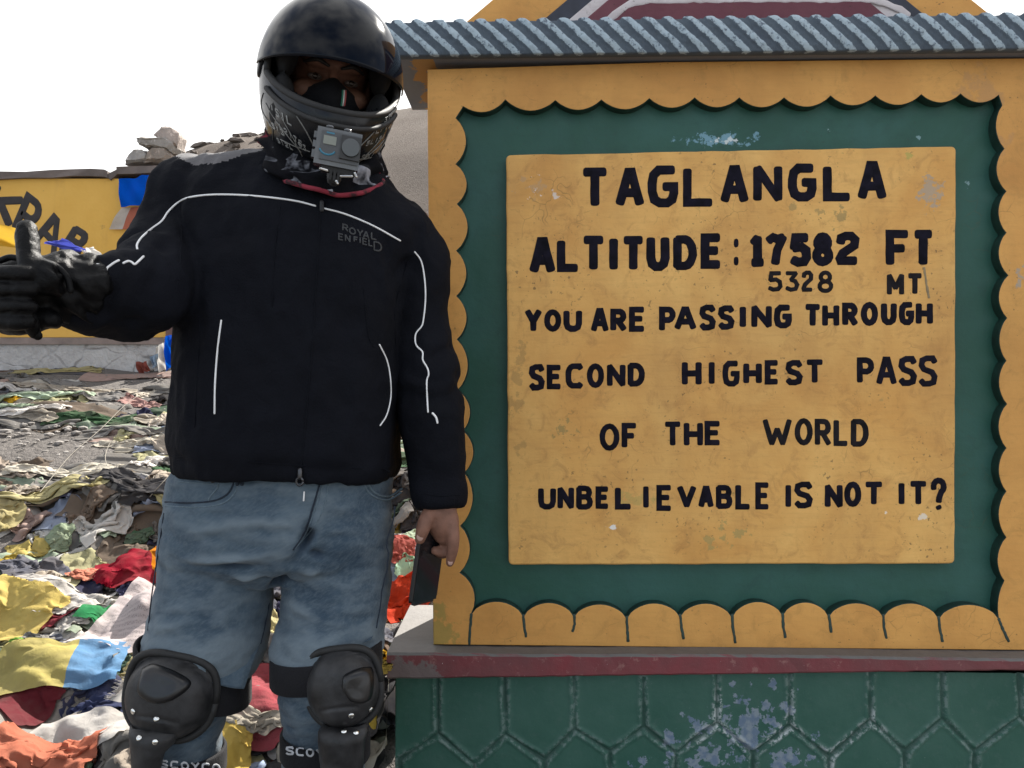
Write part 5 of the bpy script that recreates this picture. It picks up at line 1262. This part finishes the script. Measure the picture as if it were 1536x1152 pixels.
for s in (-1, 1):
    bm = bmesh.new(); box(bm, (-.034, min(s*.0043, s*.0049), -.072), (.034, max(s*.0043, s*.0049), .072)); me = bm2me(bm); me.transform(PM)
    link('screen' if s > 0 else 'back_glass', me, plain('phone_glass_%d' % (s+1), (.010, .010, .012), .12, bmp=0, coat=.4), phone, smooth=False)

# ================================================================== PRAYER FLAGS: each cloth is draped by a small cloth solver
HX0, HX1, HY0, HY1, HD = -4.6, 1.4, 1.2, 6.2, .016
hxs, hys = np.arange(HX0, HX1, HD), np.arange(HY0, HY1, HD)
_cx, _cy = np.arange(HX0, HX1+.13, HD*4), np.arange(HY0, HY1+.13, HD*4); _c = gzr(*np.meshgrid(_cx, _cy))
def _lin(A, c, q): return np.array([np.interp(q, c, col) for col in A.T]).T
HF = _lin(_lin(_c, _cy, hys).T, _cx, hxs).T
# keep-out: the monument and the wall footing stand up out of the height field
X_, Y_ = np.meshgrid(hxs, hys)
HF[(X_ > -.30) & (Y_ < 2.06) & (Y_ > 1.6)] = .575
def hsample(x, y):
    i = np.clip((x-HX0)/HD, 0, len(hxs)-2); j = np.clip((y-HY0)/HD, 0, len(hys)-2)
    a, b_ = i.astype(int), j.astype(int); fx, fy = i-a, j-b_
    return (HF[b_, a]*(1-fx)+HF[b_, a+1]*fx)*(1-fy)+(HF[b_+1, a]*(1-fx)+HF[b_+1, a+1]*fx)*fy
def drape(specs, N=21, steps=110):
    """specs: dicts with x, y, w, h, rot, squeeze (sx, sy), lift, crumple, seed. Returns positions (F, N, N, 3)"""
    global HF
    Fn = len(specs); P0 = np.zeros((Fn, N, N, 3)); lx = np.zeros((Fn, 1, 1)); ly = np.zeros((Fn, 1, 1))
    g = np.linspace(-.5, .5, N); GX, GY = np.meshgrid(g, g)
    for k, s in enumerate(specs):
        rng = np.random.default_rng(s['seed']); w, h = s['w'], s['h']; sx, sy = s['sq']
        u = GX*w*sx; v = GY*h*sy
        ph = rng.uniform(0, 6.28, 6); cr_ = s['cr']
        z = cr_*(np.sin(GX*rng.uniform(7, 14)*(1.2-sx)*2+GY*rng.uniform(-3, 3)+ph[0])*.13*(1-sx+.12)+np.sin(GY*rng.uniform(7, 15)*(1.2-sy)*2+GX*rng.uniform(-4, 4)+ph[1])*.14*(1-sy+.12))
        z += cr_*.012*rng.standard_normal((N, N))
        u = u+cr_*.025*np.sin(GY*7+ph[2]); v = v+cr_*.02*np.sin(GX*8+ph[3])
        if s.get('foldover'):      # one part turned over on itself
            c0 = s['foldover']; m_ = GX > c0; u = np.where(m_, 2*c0*w*sx-u, u); z = z+np.where(m_, .03, 0)
        c, sn = math.cos(s['rot']), math.sin(s['rot'])
        x = s['x']+u*c-v*sn; y = s['y']+u*sn+v*c
        slope = (gz(s['x'], s['y']+.1)-gz(s['x'], s['y']-.1))/.2
        P0[k, :, :, 0] = x; P0[k, :, :, 1] = y
        P0[k, :, :, 2] = np.maximum(hsample(x, y), gz(s['x'], s['y'])+slope*(y-s['y']))+.02+s['lift']+z-z.min()
        lx[k] = w/(N-1); ly[k] = h/(N-1)
    X = P0.copy(); V = np.zeros_like(X); dt = .02
    diag = np.sqrt(lx**2+ly**2)
    def con(A, B, L, k=.5, push=True):
        d = B-A; l = np.linalg.norm(d, axis=-1)+1e-9; e = (l-L)/l*k
        if not push: e = np.maximum(e, 0)
        c = d*e[..., None]*.5; A += c; B -= c
    for st in range(steps):
        V[..., 2] -= 9.8*dt*.35; V *= .93
        Xp = X.copy(); X = X+V*dt
        for _ in range(3):
            for o_ in (0, 1):
                con(X[:, :, o_:-1:2][:, :, :(N-1-o_+1)//2], X[:, :, o_+1::2], lx, 1.0); con(X[:, o_:-1:2], X[:, o_+1::2], ly, 1.0)
            con(X[:, :-1:2, :-1:2], X[:, 1::2, 1::2], diag, .7); con(X[:, 1::2, :-1:2], X[:, 2::2, 1::2], diag, .7)
            con(X[:, :-1, :-1][:, ::2, 1::2], X[:, 1:, 1:][:, ::2, 1::2], diag, .5)
            con(X[:, :, :-3:2], X[:, :, 3::2], lx*3, .10); con(X[:, :-3:2], X[:, 3::2], ly*3, .10)
        H = hsample(X[..., 0], X[..., 1])+.004
        pen = H-X[..., 2]; hitm = pen > 0
        X[..., 2] = np.where(hitm, H, X[..., 2])
        X[..., :2] = np.where(hitm[..., None], Xp[..., :2]+.12*(X[..., :2]-Xp[..., :2]), X[..., :2])
        V = (X-Xp)/dt; sp = np.linalg.norm(V, axis=-1, keepdims=True); V *= np.minimum(1, 2.5/(sp+1e-9))
        V[hitm] *= .25
    # raise the height field where cloth lies
    B = X
    for _ in range(2):
        n = B.shape[1]; C = np.zeros((Fn, n, 2*n-1, 3)); C[:, :, ::2] = B; C[:, :, 1::2] = (B[:, :, :-1]+B[:, :, 1:])/2
        D = np.zeros((Fn, 2*n-1, 2*n-1, 3)); D[:, ::2] = C; D[:, 1::2] = (C[:, :-1]+C[:, 1:])/2; B = D
    i = np.clip(np.rint((B[..., 0]-HX0)/HD).astype(int), 0, len(hxs)-1).ravel(); j = np.clip(np.rint((B[..., 1]-HY0)/HD).astype(int), 0, len(hys)-1).ravel()
    np.maximum.at(HF, (j, i), np.minimum(B[..., 2].ravel(), HF[j, i]+.07))
    return X
# ---- cloth colours
def flagmat(name, c, dirt=.45, trans=.35, printed=0, ink=(.05, .045, .05)):
    m, nt, b = newmat(name); co = ocoord(nt); oi = node(nt, 'ShaderNodeObjectInfo').outputs['Random']
    hsv = node(nt, 'ShaderNodeHueSaturation', {'Color': c, 'Hue': math_(nt, 'MULTIPLY_ADD', oi, .03, .485), 'Saturation': math_(nt, 'MULTIPLY_ADD', oi, -.30, 1.08), 'Value': math_(nt, 'MULTIPLY_ADD', math_(nt, 'FRACT', math_(nt, 'MULTIPLY', oi, 7.3)), .5, .70)}).outputs[0]
    off = node(nt, 'ShaderNodeVectorMath', {0: co, 1: oi}, operation='ADD').outputs[0]
    col = mix(nt, math_(nt, 'MULTIPLY', ramp(nt, noise_(nt, off, 9, 5, .65), .40, .70), dirt), hsv, (.17, .145, .12))
    col = mix(nt, math_(nt, 'MULTIPLY', ramp(nt, noise_(nt, off, 30, 4, .7), .55, .75), dirt*.6), col, (.10, .085, .07))
    if printed:
        uv = node(nt, 'ShaderNodeUVMap').outputs[0]
        sep = node(nt, 'ShaderNodeSeparateXYZ', {0: uv}).outputs
        rows = math_(nt, 'FRACT', math_(nt, 'MULTIPLY', sep[1], 20.0))
        inrow = math_(nt, 'MULTIPLY', math_(nt, 'GREATER_THAN', rows, .30), math_(nt, 'LESS_THAN', rows, .86))
        gl = noise_(nt, uv, 95, 2, .8, .6, (1.2, .8, 1))
        brd = math_(nt, 'MULTIPLY', math_(nt, 'LESS_THAN', math_(nt, 'ABSOLUTE', math_(nt, 'SUBTRACT', sep[0], .5)), .44), math_(nt, 'LESS_THAN', math_(nt, 'ABSOLUTE', math_(nt, 'SUBTRACT', sep[1], .5)), .44))
        mk = math_(nt, 'MULTIPLY', math_(nt, 'MULTIPLY', inrow, ramp(nt, gl, .50, .53)), brd)
        fade = ramp(nt, noise_(nt, off, 8, 3), .3, .6)
        col = mix(nt, math_(nt, 'MULTIPLY', math_(nt, 'MULTIPLY', mk, fade), printed), col, ink)
    nt.links.new(col, b.inputs['Base Color']); b.inputs['Roughness'].default_value = .9; b.inputs['Specular IOR Level'].default_value = .1
    h = math_(nt, 'ADD', noise_(nt, co, 45, 4, .6, .8), math_(nt, 'MULTIPLY', noise_(nt, co, 500, 2), .15)); bump(nt, b, h, .5, .006)
    tr = node(nt, 'ShaderNodeBsdfTranslucent', {'Color': col}); ms = node(nt, 'ShaderNodeMixShader', {0: trans, 1: b.outputs[0], 2: tr.outputs[0]})
    nt.links.new(ms.outputs[0], nt.nodes['Material Output'].inputs[0]); return m
FM = {
 'cream': flagmat('cream_cloth', (.50, .45, .37)), 'off-white': flagmat('offwhite_cloth', (.58, .555, .52), .3), 'white printed': flagmat('white_printed_cloth', (.58, .52, .51), .2, .4, .55),
 'grey': flagmat('grey_cloth', (.20, .19, .18)), 'beige': flagmat('beige_cloth', (.36, .31, .25)), 'grey printed': flagmat('grey_printed_cloth', (.17, .16, .145), .3, .2, .6),
 'pale green': flagmat('pale_green_cloth', (.32, .40, .28)), 'dark green': flagmat('dark_green_cloth', (.05, .10, .055)), 'green': flagmat('green_cloth', (.02, .19, .07), .15),
 'pale blue': flagmat('pale_blue_cloth', (.26, .33, .45)), 'blue': flagmat('blue_cloth', (.045, .075, .22), .35), 'sky blue': flagmat('sky_blue_cloth', (.05, .19, .34), .2), 'navy': flagmat('navy_cloth', (.030, .035, .085), .3),
 'slate': flagmat('slate_cloth', (.09, .095, .12)), 'pink': flagmat('faded_pink_cloth', (.40, .25, .22)), 'salmon': flagmat('salmon_cloth', (.50, .17, .10), .25), 'red': flagmat('red_cloth', (.30, .032, .024), .2), 'orange red': flagmat('orange_red_cloth', (.46, .072, .022), .15),
 'brick red': flagmat('brick_red_printed_cloth', (.27, .055, .055), .2, .3, .6, (.07, .02, .02)), 'maroon': flagmat('maroon_cloth', (.16, .03, .03), .25), 'brown': flagmat('brown_cloth', (.16, .11, .08)),
 'yellow': flagmat('yellow_cloth', (.50, .34, .045), .2), 'pale yellow': flagmat('pale_yellow_cloth', (.42, .38, .19), .3), 'ochre': flagmat('ochre_cloth', (.35, .27, .05), .3), 'orange': flagmat('orange_cloth', (.62, .28, .04), .1), 'lime': flagmat('lime_cloth', (.22, .45, .05), .15),
 'mint': flagmat('mint_cloth', (.26, .44, .30), .15), 'charcoal': flagmat('charcoal_cloth', (.035, .035, .04), .3), 'vivid blue': flagmat('vivid_blue_cloth', (.020, .06, .50), .0, .3)}
def flag_mesh(X):
    """(N, N, 3) -> smooth cloth mesh with doubled resolution"""
    N = X.shape[0]
    def up(A):      # cubic-ish midpoints
        n = A.shape[0]; B = np.zeros((2*n-1,)+A.shape[1:]); B[::2] = A; Ap = np.concatenate([A[:1]*2-A[1:2], A, A[-1:]*2-A[-2:-1]]); B[1::2] = (-Ap[:-3]+9*Ap[1:-2]+9*Ap[2:-1]-Ap[3:])/16; return B
    B = up(X); B = np.swapaxes(up(np.swapaxes(B, 0, 1)), 0, 1); n = B.shape[0]
    ii = np.arange(n*n).reshape(n, n); Fc = np.stack([ii[:-1, :-1], ii[:-1, 1:], ii[1:, 1:], ii[1:, :-1]], -1).reshape(-1, 4)
    me = bpy.data.meshes.new('f'); me.from_pydata(B.reshape(-1, 3).tolist(), [], Fc.tolist())
    uv = me.uv_layers.new(name='UVMap'); vi = np.empty(len(me.loops), int); me.loops.foreach_get('vertex_index', vi)
    uvs = np.stack([(vi % n)/(n-1), (vi//n)/(n-1)], 1); uv.data.foreach_set('uv', uvs.ravel().astype(np.float32)); return me
def put_flag(X, colour, label, group=None, mat2=None, split=None, name='prayer_flag', cat='prayer flag'):
    me = flag_mesh(X); c = X.reshape(-1, 3).mean(0); c[2] = X[..., 2].min()
    o = link(name, me, FM[colour], mw=T(c)); tag(o, label, cat, group)
    if mat2:
        me.materials.append(FM[mat2]); n = int(round(len(me.polygons)**.5)); idx = np.zeros((n, n), int); idx[:, int(n*split):] = 1; me.polygons.foreach_set('material_index', idx.ravel())
    return o
def ground_at(px, py, raise_=0.05):
    """where the bank is met when looking past (px, py)"""
    for Y in np.arange(1.7, 6.2, .01):
        p = P(px, py, Y)
        if p.z <= float(hsample(np.array(p.x), np.array(p.y)))+raise_*0: return p
    return P(px, py, 6)
seed = [100]
def spec(x, y, w=.25, h=.27, rot=0, sq=(.7, .7), lift=.0, cr=1.0, **k):
    seed[0] += 1; return dict(x=x, y=y, w=w, h=h, rot=rot, sq=sq, lift=lift, cr=cr, seed=seed[0], **k)
rnd = random.Random(5)
FAR = ['cream']*7+['off-white']*6+['beige']*6+['grey']*5+['pale green']*3+['pale yellow']*3+['slate']*2+['pale blue']*1+['pink']*1+['brown']*2+['dark green', 'charcoal', 'charcoal', 'grey', 'cream']
MID = ['cream']*5+['off-white']*6+['beige']*5+['grey']*5+['pale green']*4+['dark green']*4+['pale blue']*2+['blue']*1+['slate']*4+['navy']*3+['pink']*1+['pale yellow']*3+['ochre', 'yellow', 'charcoal', 'charcoal', 'charcoal', 'charcoal', 'dark green', 'brown', 'brown']
NEAR = ['off-white']*4+['cream']*3+['grey']*4+['grey printed']*2+['charcoal']*3+['navy']*2+['slate']*2+['dark green']*3+['maroon']*2+['red']*1+['yellow']*1+['brown', 'beige', 'beige', 'pale yellow', 'pale blue']
def zone(y): return 'near the wall footing' if y > 4.7 else ('halfway up the bank' if y > 3.25 else 'low on the bank')
def batch(cands):
    Xs = drape([c[0] for c in cands])
    for (s, colr, st), X in zip(cands, Xs):
        zn = zone(s['y']); a = {'strip': 'twisted into a strip', 'heap': 'crumpled', 'sheet': 'spread loosely'}[st]
        side = 'left of the rider' if s['x'] < -.45*s['y']*.9 else 'behind the rider'
        put_flag(X, colr, '%s prayer flag %s %s %s' % (colr, a, zn, side), '%s prayer flags, %s, %s, %s' % (colr, st, zn, side))
# bare gravel patch on the far left is left open
def open_patch(x, y): return x < -1.95-(y-4)*.5 and 3.75 < y < 4.4
def gen(ns, nh, nm):
    out = []
    for i in range(ns):       # flattened strips across the upper bank
        y = rnd.uniform(3.35, 5.75) if rnd.random() < .6 else rnd.uniform(3.3, 4.6); x = rnd.uniform(-.68*y-.15, .02)
        if open_patch(x, y) or (y > 5.35 and x < -2.0 and rnd.random() < .7): continue
        out.append((spec(x, y, rnd.uniform(.40, .75), rnd.uniform(.22, .34), rnd.gauss(0, .22), (rnd.uniform(.80, .94), rnd.uniform(.25, .5)), 0, rnd.uniform(.8, 1.3)), rnd.choice(FAR), 'strip'))
    for i in range(nh):
        y = rnd.uniform(3.2, 5.6); x = rnd.uniform(-.66*y, .02)
        if open_patch(x, y): continue
        out.append((spec(x, y, rnd.uniform(.24, .32), rnd.uniform(.24, .32), rnd.uniform(0, 3.1), (rnd.uniform(.55, .8), rnd.uniform(.55, .8)), .01, rnd.uniform(1, 1.6)), rnd.choice(FAR+MID), 'heap'))
    for i in range(nm):        # the heap itself
        y = rnd.uniform(1.95, 3.55); x = rnd.uniform(-.68*y-.1, -.02 if y > 2.25 else -.36)
        st = rnd.random(); colr = rnd.choice(MID if y > 2.5 else NEAR)
        if st < .78: out.append((spec(x, y, rnd.uniform(.20, .30), rnd.uniform(.20, .30), rnd.uniform(0, 3.1), (rnd.uniform(.42, .70), rnd.uniform(.42, .70)), .015, rnd.uniform(1.3, 2.3)), colr, 'heap'))
        else: out.append((spec(x, y, rnd.uniform(.26, .34), rnd.uniform(.24, .30), rnd.uniform(0, 3.1), (rnd.uniform(.72, .86), rnd.uniform(.72, .86)), .02, rnd.uniform(.8, 1.2)), colr, 'sheet'))
    rnd.shuffle(out); return out
# the buried cloths underneath, past counting, are one mass
Vs, Fs, mi, k0 = [], [], [], 0; keys = list(FM)
under = gen(190, 80, 260)
for k in range(0, len(under), 30):
    for (sp_c, colr, st), X in zip(under[k:k+30], drape([c[0] for c in under[k:k+30]], 13, 70)):
        me = flag_mesh(X); Vs += [v.co.to_tuple() for v in me.vertices]; Fs += [[i+k0 for i in p.vertices] for p in me.polygons]; mi += [keys.index(colr)]*len(me.polygons); k0 = len(Vs)
me = bpy.data.meshes.new('heap'); me.from_pydata(Vs, [], Fs); me.uv_layers.new(name='UVMap'); me.polygons.foreach_set('material_index', mi)
tag(link('prayer_flag_heap', me, [FM[k] for k in keys]), 'mass of faded prayer flags buried under the others on the bank', 'prayer flags', kind='stuff')
cands = gen(128, 50, 108)
for k in range(0, len(cands), 24): batch(cands[k:k+24])
# ---- the cloths one can tell apart, laid last
def named(items):
    ss = []
    for it in items:
        p = ground_at(*it['at']); k = F/p.y
        ss.append(spec(p.x+it.get('dx', 0), p.y+it.get('dy', 0.0), it['w'], it['h'], it.get('rot', 0), it.get('sq', (.85, .85)), it.get('lift', .02), it.get('cr', .7), **({'foldover': it['fo']} if 'fo' in it else {})))
    for it, X in zip(items, drape(ss)): put_flag(X, it['c'], it['label'], None, it.get('c2'), it.get('split'))
named([
 dict(at=(85, 1010), w=.30, h=.28, rot=.1, c='grey', label='dark grey cloth in the shade under the yellow and blue prayer flag', sq=(.7, .7)),
 dict(at=(40, 1085), w=.30, h=.26, rot=-.1, c='grey printed', label='grey printed prayer flag with fine lines left of the off-white folded flag', sq=(.92, .9), cr=.4),
 dict(at=(150, 1050), w=.24, h=.28, rot=.7, c='navy', label='dark navy prayer flag with a bright fold left of the knee guard', sq=(.8, .8), cr=1.0),
 dict(at=(385, 1030), w=.30, h=.38, rot=.15, c='brick red', label='brick red printed prayer flag showing between the legs of the rider', sq=(.97, .95), cr=.25),
 dict(at=(80, 925), w=.26, h=.20, rot=.1, c='maroon', label='dark red printed prayer flag under the long white cloth', sq=(.85, .8)),
 dict(at=(560, 1105), w=.14, h=.20, rot=.3, c='ochre', label='olive yellow cloth between the right leg of the rider and the green base', sq=(.8, .9), cr=.6),
 dict(at=(600, 845), w=.28, h=.26, rot=.4, c='pale blue', label='bright pale blue prayer flag beside the thigh of the rider, under the phone hand', sq=(.85, .8)),
])
named([
 dict(at=(20, 1045), w=.26, h=.20, rot=-.3, c='maroon', label='dull red prayer flag at the left edge below the yellow and blue flag', sq=(.9, .9), cr=.4),
 dict(at=(125, 1110), w=.31, h=.20, rot=.12, c='off-white', label='off-white frayed prayer flag lying flat, corner raised, by the left knee guard', sq=(.95, .95), cr=.3),
 dict(at=(390, 1085), w=.34, h=.16, rot=.05, c='beige', label='beige cloth rolled in long folds between the shins of the rider', sq=(.9, .4)),
 dict(at=(150, 922), w=.16, h=.12, rot=.0, c='green', label='bright green prayer flag left of the thigh of the rider', sq=(.9, .9), cr=.4),
 dict(at=(60, 890), w=.46, h=.22, rot=-.1, c='off-white', label='long white cloth stretched over the red flags on the left', sq=(.95, .65)),
 dict(at=(622, 862), w=.22, h=.20, rot=.5, c='mint', label='pale mint green prayer flag folded over the pale blue one', sq=(.7, .7)),
 dict(at=(600, 815), w=.20, h=.18, rot=.5, c='red', label='red prayer flag above the pale blue one beside the rider', sq=(.8, .7)),
 dict(at=(338, 1135), w=.15, h=.14, rot=.05, c='yellow', label='small square yellow prayer flag beside the left shin of the rider', sq=(.95, .95), cr=.2),
 dict(at=(400, 935), w=.14, h=.22, rot=.4, c='pale yellow', label='pale yellow curled prayer flag between the thighs of the rider', sq=(.6, .9)),
])
named([
 dict(at=(130, 860), w=.22, h=.20, rot=.2, c='salmon', label='salmon pink prayer flag crumpled into a ball', sq=(.55, .6), cr=1.4),
 dict(at=(200, 845), w=.30, h=.26, rot=.5, c='red', label='bright red prayer flag behind the white printed one', sq=(.9, .85), c2='orange', split=.75),
 dict(at=(60, 1140), w=.34, h=.24, rot=-.1, c='orange red', label='orange red prayer flag in the lower left corner', sq=(.9, .7), cr=.8),
 dict(at=(20, 925), w=.34, h=.26, rot=-.25, c='yellow', label='bright yellow prayer flag hanging in folds at the left edge', sq=(.82, .85), cr=.55),
 dict(at=(20, 975), w=.14, h=.14, rot=-.25, c='lime', label='small lime green scrap under the yellow prayer flag', sq=(.7, .7), cr=1.0),
 dict(at=(608, 905), w=.26, h=.28, rot=.5, c='orange red', label='orange red prayer flag folded beside the grey ledge of the monument', sq=(.8, .85), cr=1.0),
])
named([
 dict(at=(208, 900), w=.26, h=.42, rot=-.10, c='white printed', label='white printed prayer flag lying upright against the thigh of the rider', sq=(.97, .97), cr=.2),
 dict(at=(88, 985), w=.38, h=.22, rot=.22, c='ochre', c2='sky blue', split=.62, label='prayer flag pair, half dull yellow and half sky blue, lying flat on the heap', sq=(.97, .97), cr=.25),
])

# ---- cloths hanging or blowing in the air
def airy(name, quad, Y0s, colour, label, wav, n=18, mat2=None, split=None, cat='prayer flag'):
    """cloth between four corners (top-left, top-right, bottom-right, bottom-left), rippled along its length"""
    q = [P(x, y, d_) for (x, y), d_ in zip(quad, Y0s)]; X = np.zeros((n, n, 3)); rng = np.random.default_rng(int(quad[0][0]+900)); ph = rng.uniform(0, 6, 4)
    for j in range(n):
        for i in range(n):
            u, v = i/(n-1), j/(n-1); p = (q[0]*(1-u)+q[1]*u)*(1-v)+(q[3]*(1-u)+q[2]*u)*v
            w_ = wav*(math.sin(u*7+v*2.5+ph[0])+.5*math.sin(u*13-v*6+ph[1])+.6*math.sin(v*6+ph[2]))
            p = p+Vector((0, w_, .35*w_*math.sin(u*5+ph[3]))); X[j, i] = p
    return put_flag(X, colour, label, None, mat2, split, name, cat)
airy('prayer_flag', [(178, 268), (226, 262), (231, 306), (179, 311)], [5.82]*4, 'vivid blue', 'vivid blue prayer flag hanging on the yellow wall under the small cairn', .014)
airy('prayer_flag', [(182, 312), (214, 310), (211, 345), (163, 343)], [5.86, 5.86, 5.86, 5.86], 'off-white', 'pale grey and orange paper flag stuck below the vivid blue one on the wall', .006, mat2='salmon', split=.42)
airy('prayer_flag', [(64, 366), (92, 357), (134, 374), (122, 378)], [3.2, 3.2, 3.1, 3.15], 'vivid blue', 'blue prayer flag blowing sideways above the wrist of the glove', .012)
airy('prayer_flag', [(122, 374), (140, 370), (152, 386), (134, 392)], [3.1, 3.1, 3.0, 3.1], 'off-white', 'small white scrap of prayer flag above the sleeve of the raised arm', .012)
airy('prayer_flag', [(-60, 338), (24, 342), (27, 368), (-60, 374)], [3.3, 3.2, 3.2, 3.3], 'yellow', 'sunlit yellow prayer flag blowing behind the raised thumb', .02)
for i, (quad, c_, lb) in enumerate((([(246, 505), (262, 500), (262, 545), (250, 556)], 'vivid blue', 'dark blue flag bunched at the foot of the brown wall post'), ([(232, 520), (250, 512), (252, 552), (236, 560)], 'off-white', 'white flag bunched at the foot of the brown wall post'),
    ([(205, 543), (222, 541), (224, 557), (208, 560)], 'red', 'small red flag standing up before the wall footing'), ([(225, 535), (240, 530), (238, 548), (228, 552)], 'pale blue', 'pale blue scrap beside the white flag at the wall post'))):
    airy('prayer_flag', quad, [5.72]*4, c_, lb, .02)
# a frayed white cloth standing beside the left knee
X0 = [(214, 993), (228, 992), (200, 1058), (166, 1050)]
airy('prayer_flag', X0, [1.62, 1.62, 1.60, 1.62], 'off-white', 'frayed white scrap with a hairy edge beside the left knee guard', .006, n=12)
o = bpy.data.objects[[k for k in WM if k.startswith('prayer_flag')][-1]]; bm = bmesh.new(); rf = random.Random(3)
for i in range(170):
    t = rf.random(); a = P(214+(166-214)*t+rf.uniform(-1, 4), 993+(1050-993)*t, 1.62); d_ = Vector((-1, rf.uniform(-.3, .3), .5)).lerp(Vector((-.8, 0, -.6)), rf.random())*rf.uniform(.006, .022)
    tube(bm, [a, a+d_*.6+Vector((0, 0, .001)), a+d_], [.0005, .0004, .0002], 4, round_ends=False)
link('fringe', bm2me(bm), FM['off-white'], o)
# ---- cords the flags were strung on
M_cord = plain('grey_cord', (.20, .18, .15), .9, bmp=0)
for i, (pts, lab) in enumerate((([(60, 745), (105, 690), (150, 650), (185, 615), (207, 598)], 'thin grey cord pulled tight over the heap of flags'), ([(160, 705), (158, 690), (164, 672), (175, 660)], 'short looped cord standing up from the heap of flags'), ([(0, 640), (60, 655), (140, 662), (250, 652)], 'long slack cord along the bare gravel patch'), ([(225, 752), (240, 735), (252, 722)], 'thin cord running behind the waist of the rider'))):
    q = []
    for x, y in pts:
        p = ground_at(x, y); q.append(p+Vector((0, 0, .02)))
    bm = bmesh.new(); tube(bm, q, .0016, 6, 6); tag(link('cord', bm2me(bm), M_cord, mw=T(q[0])), lab, 'cord')
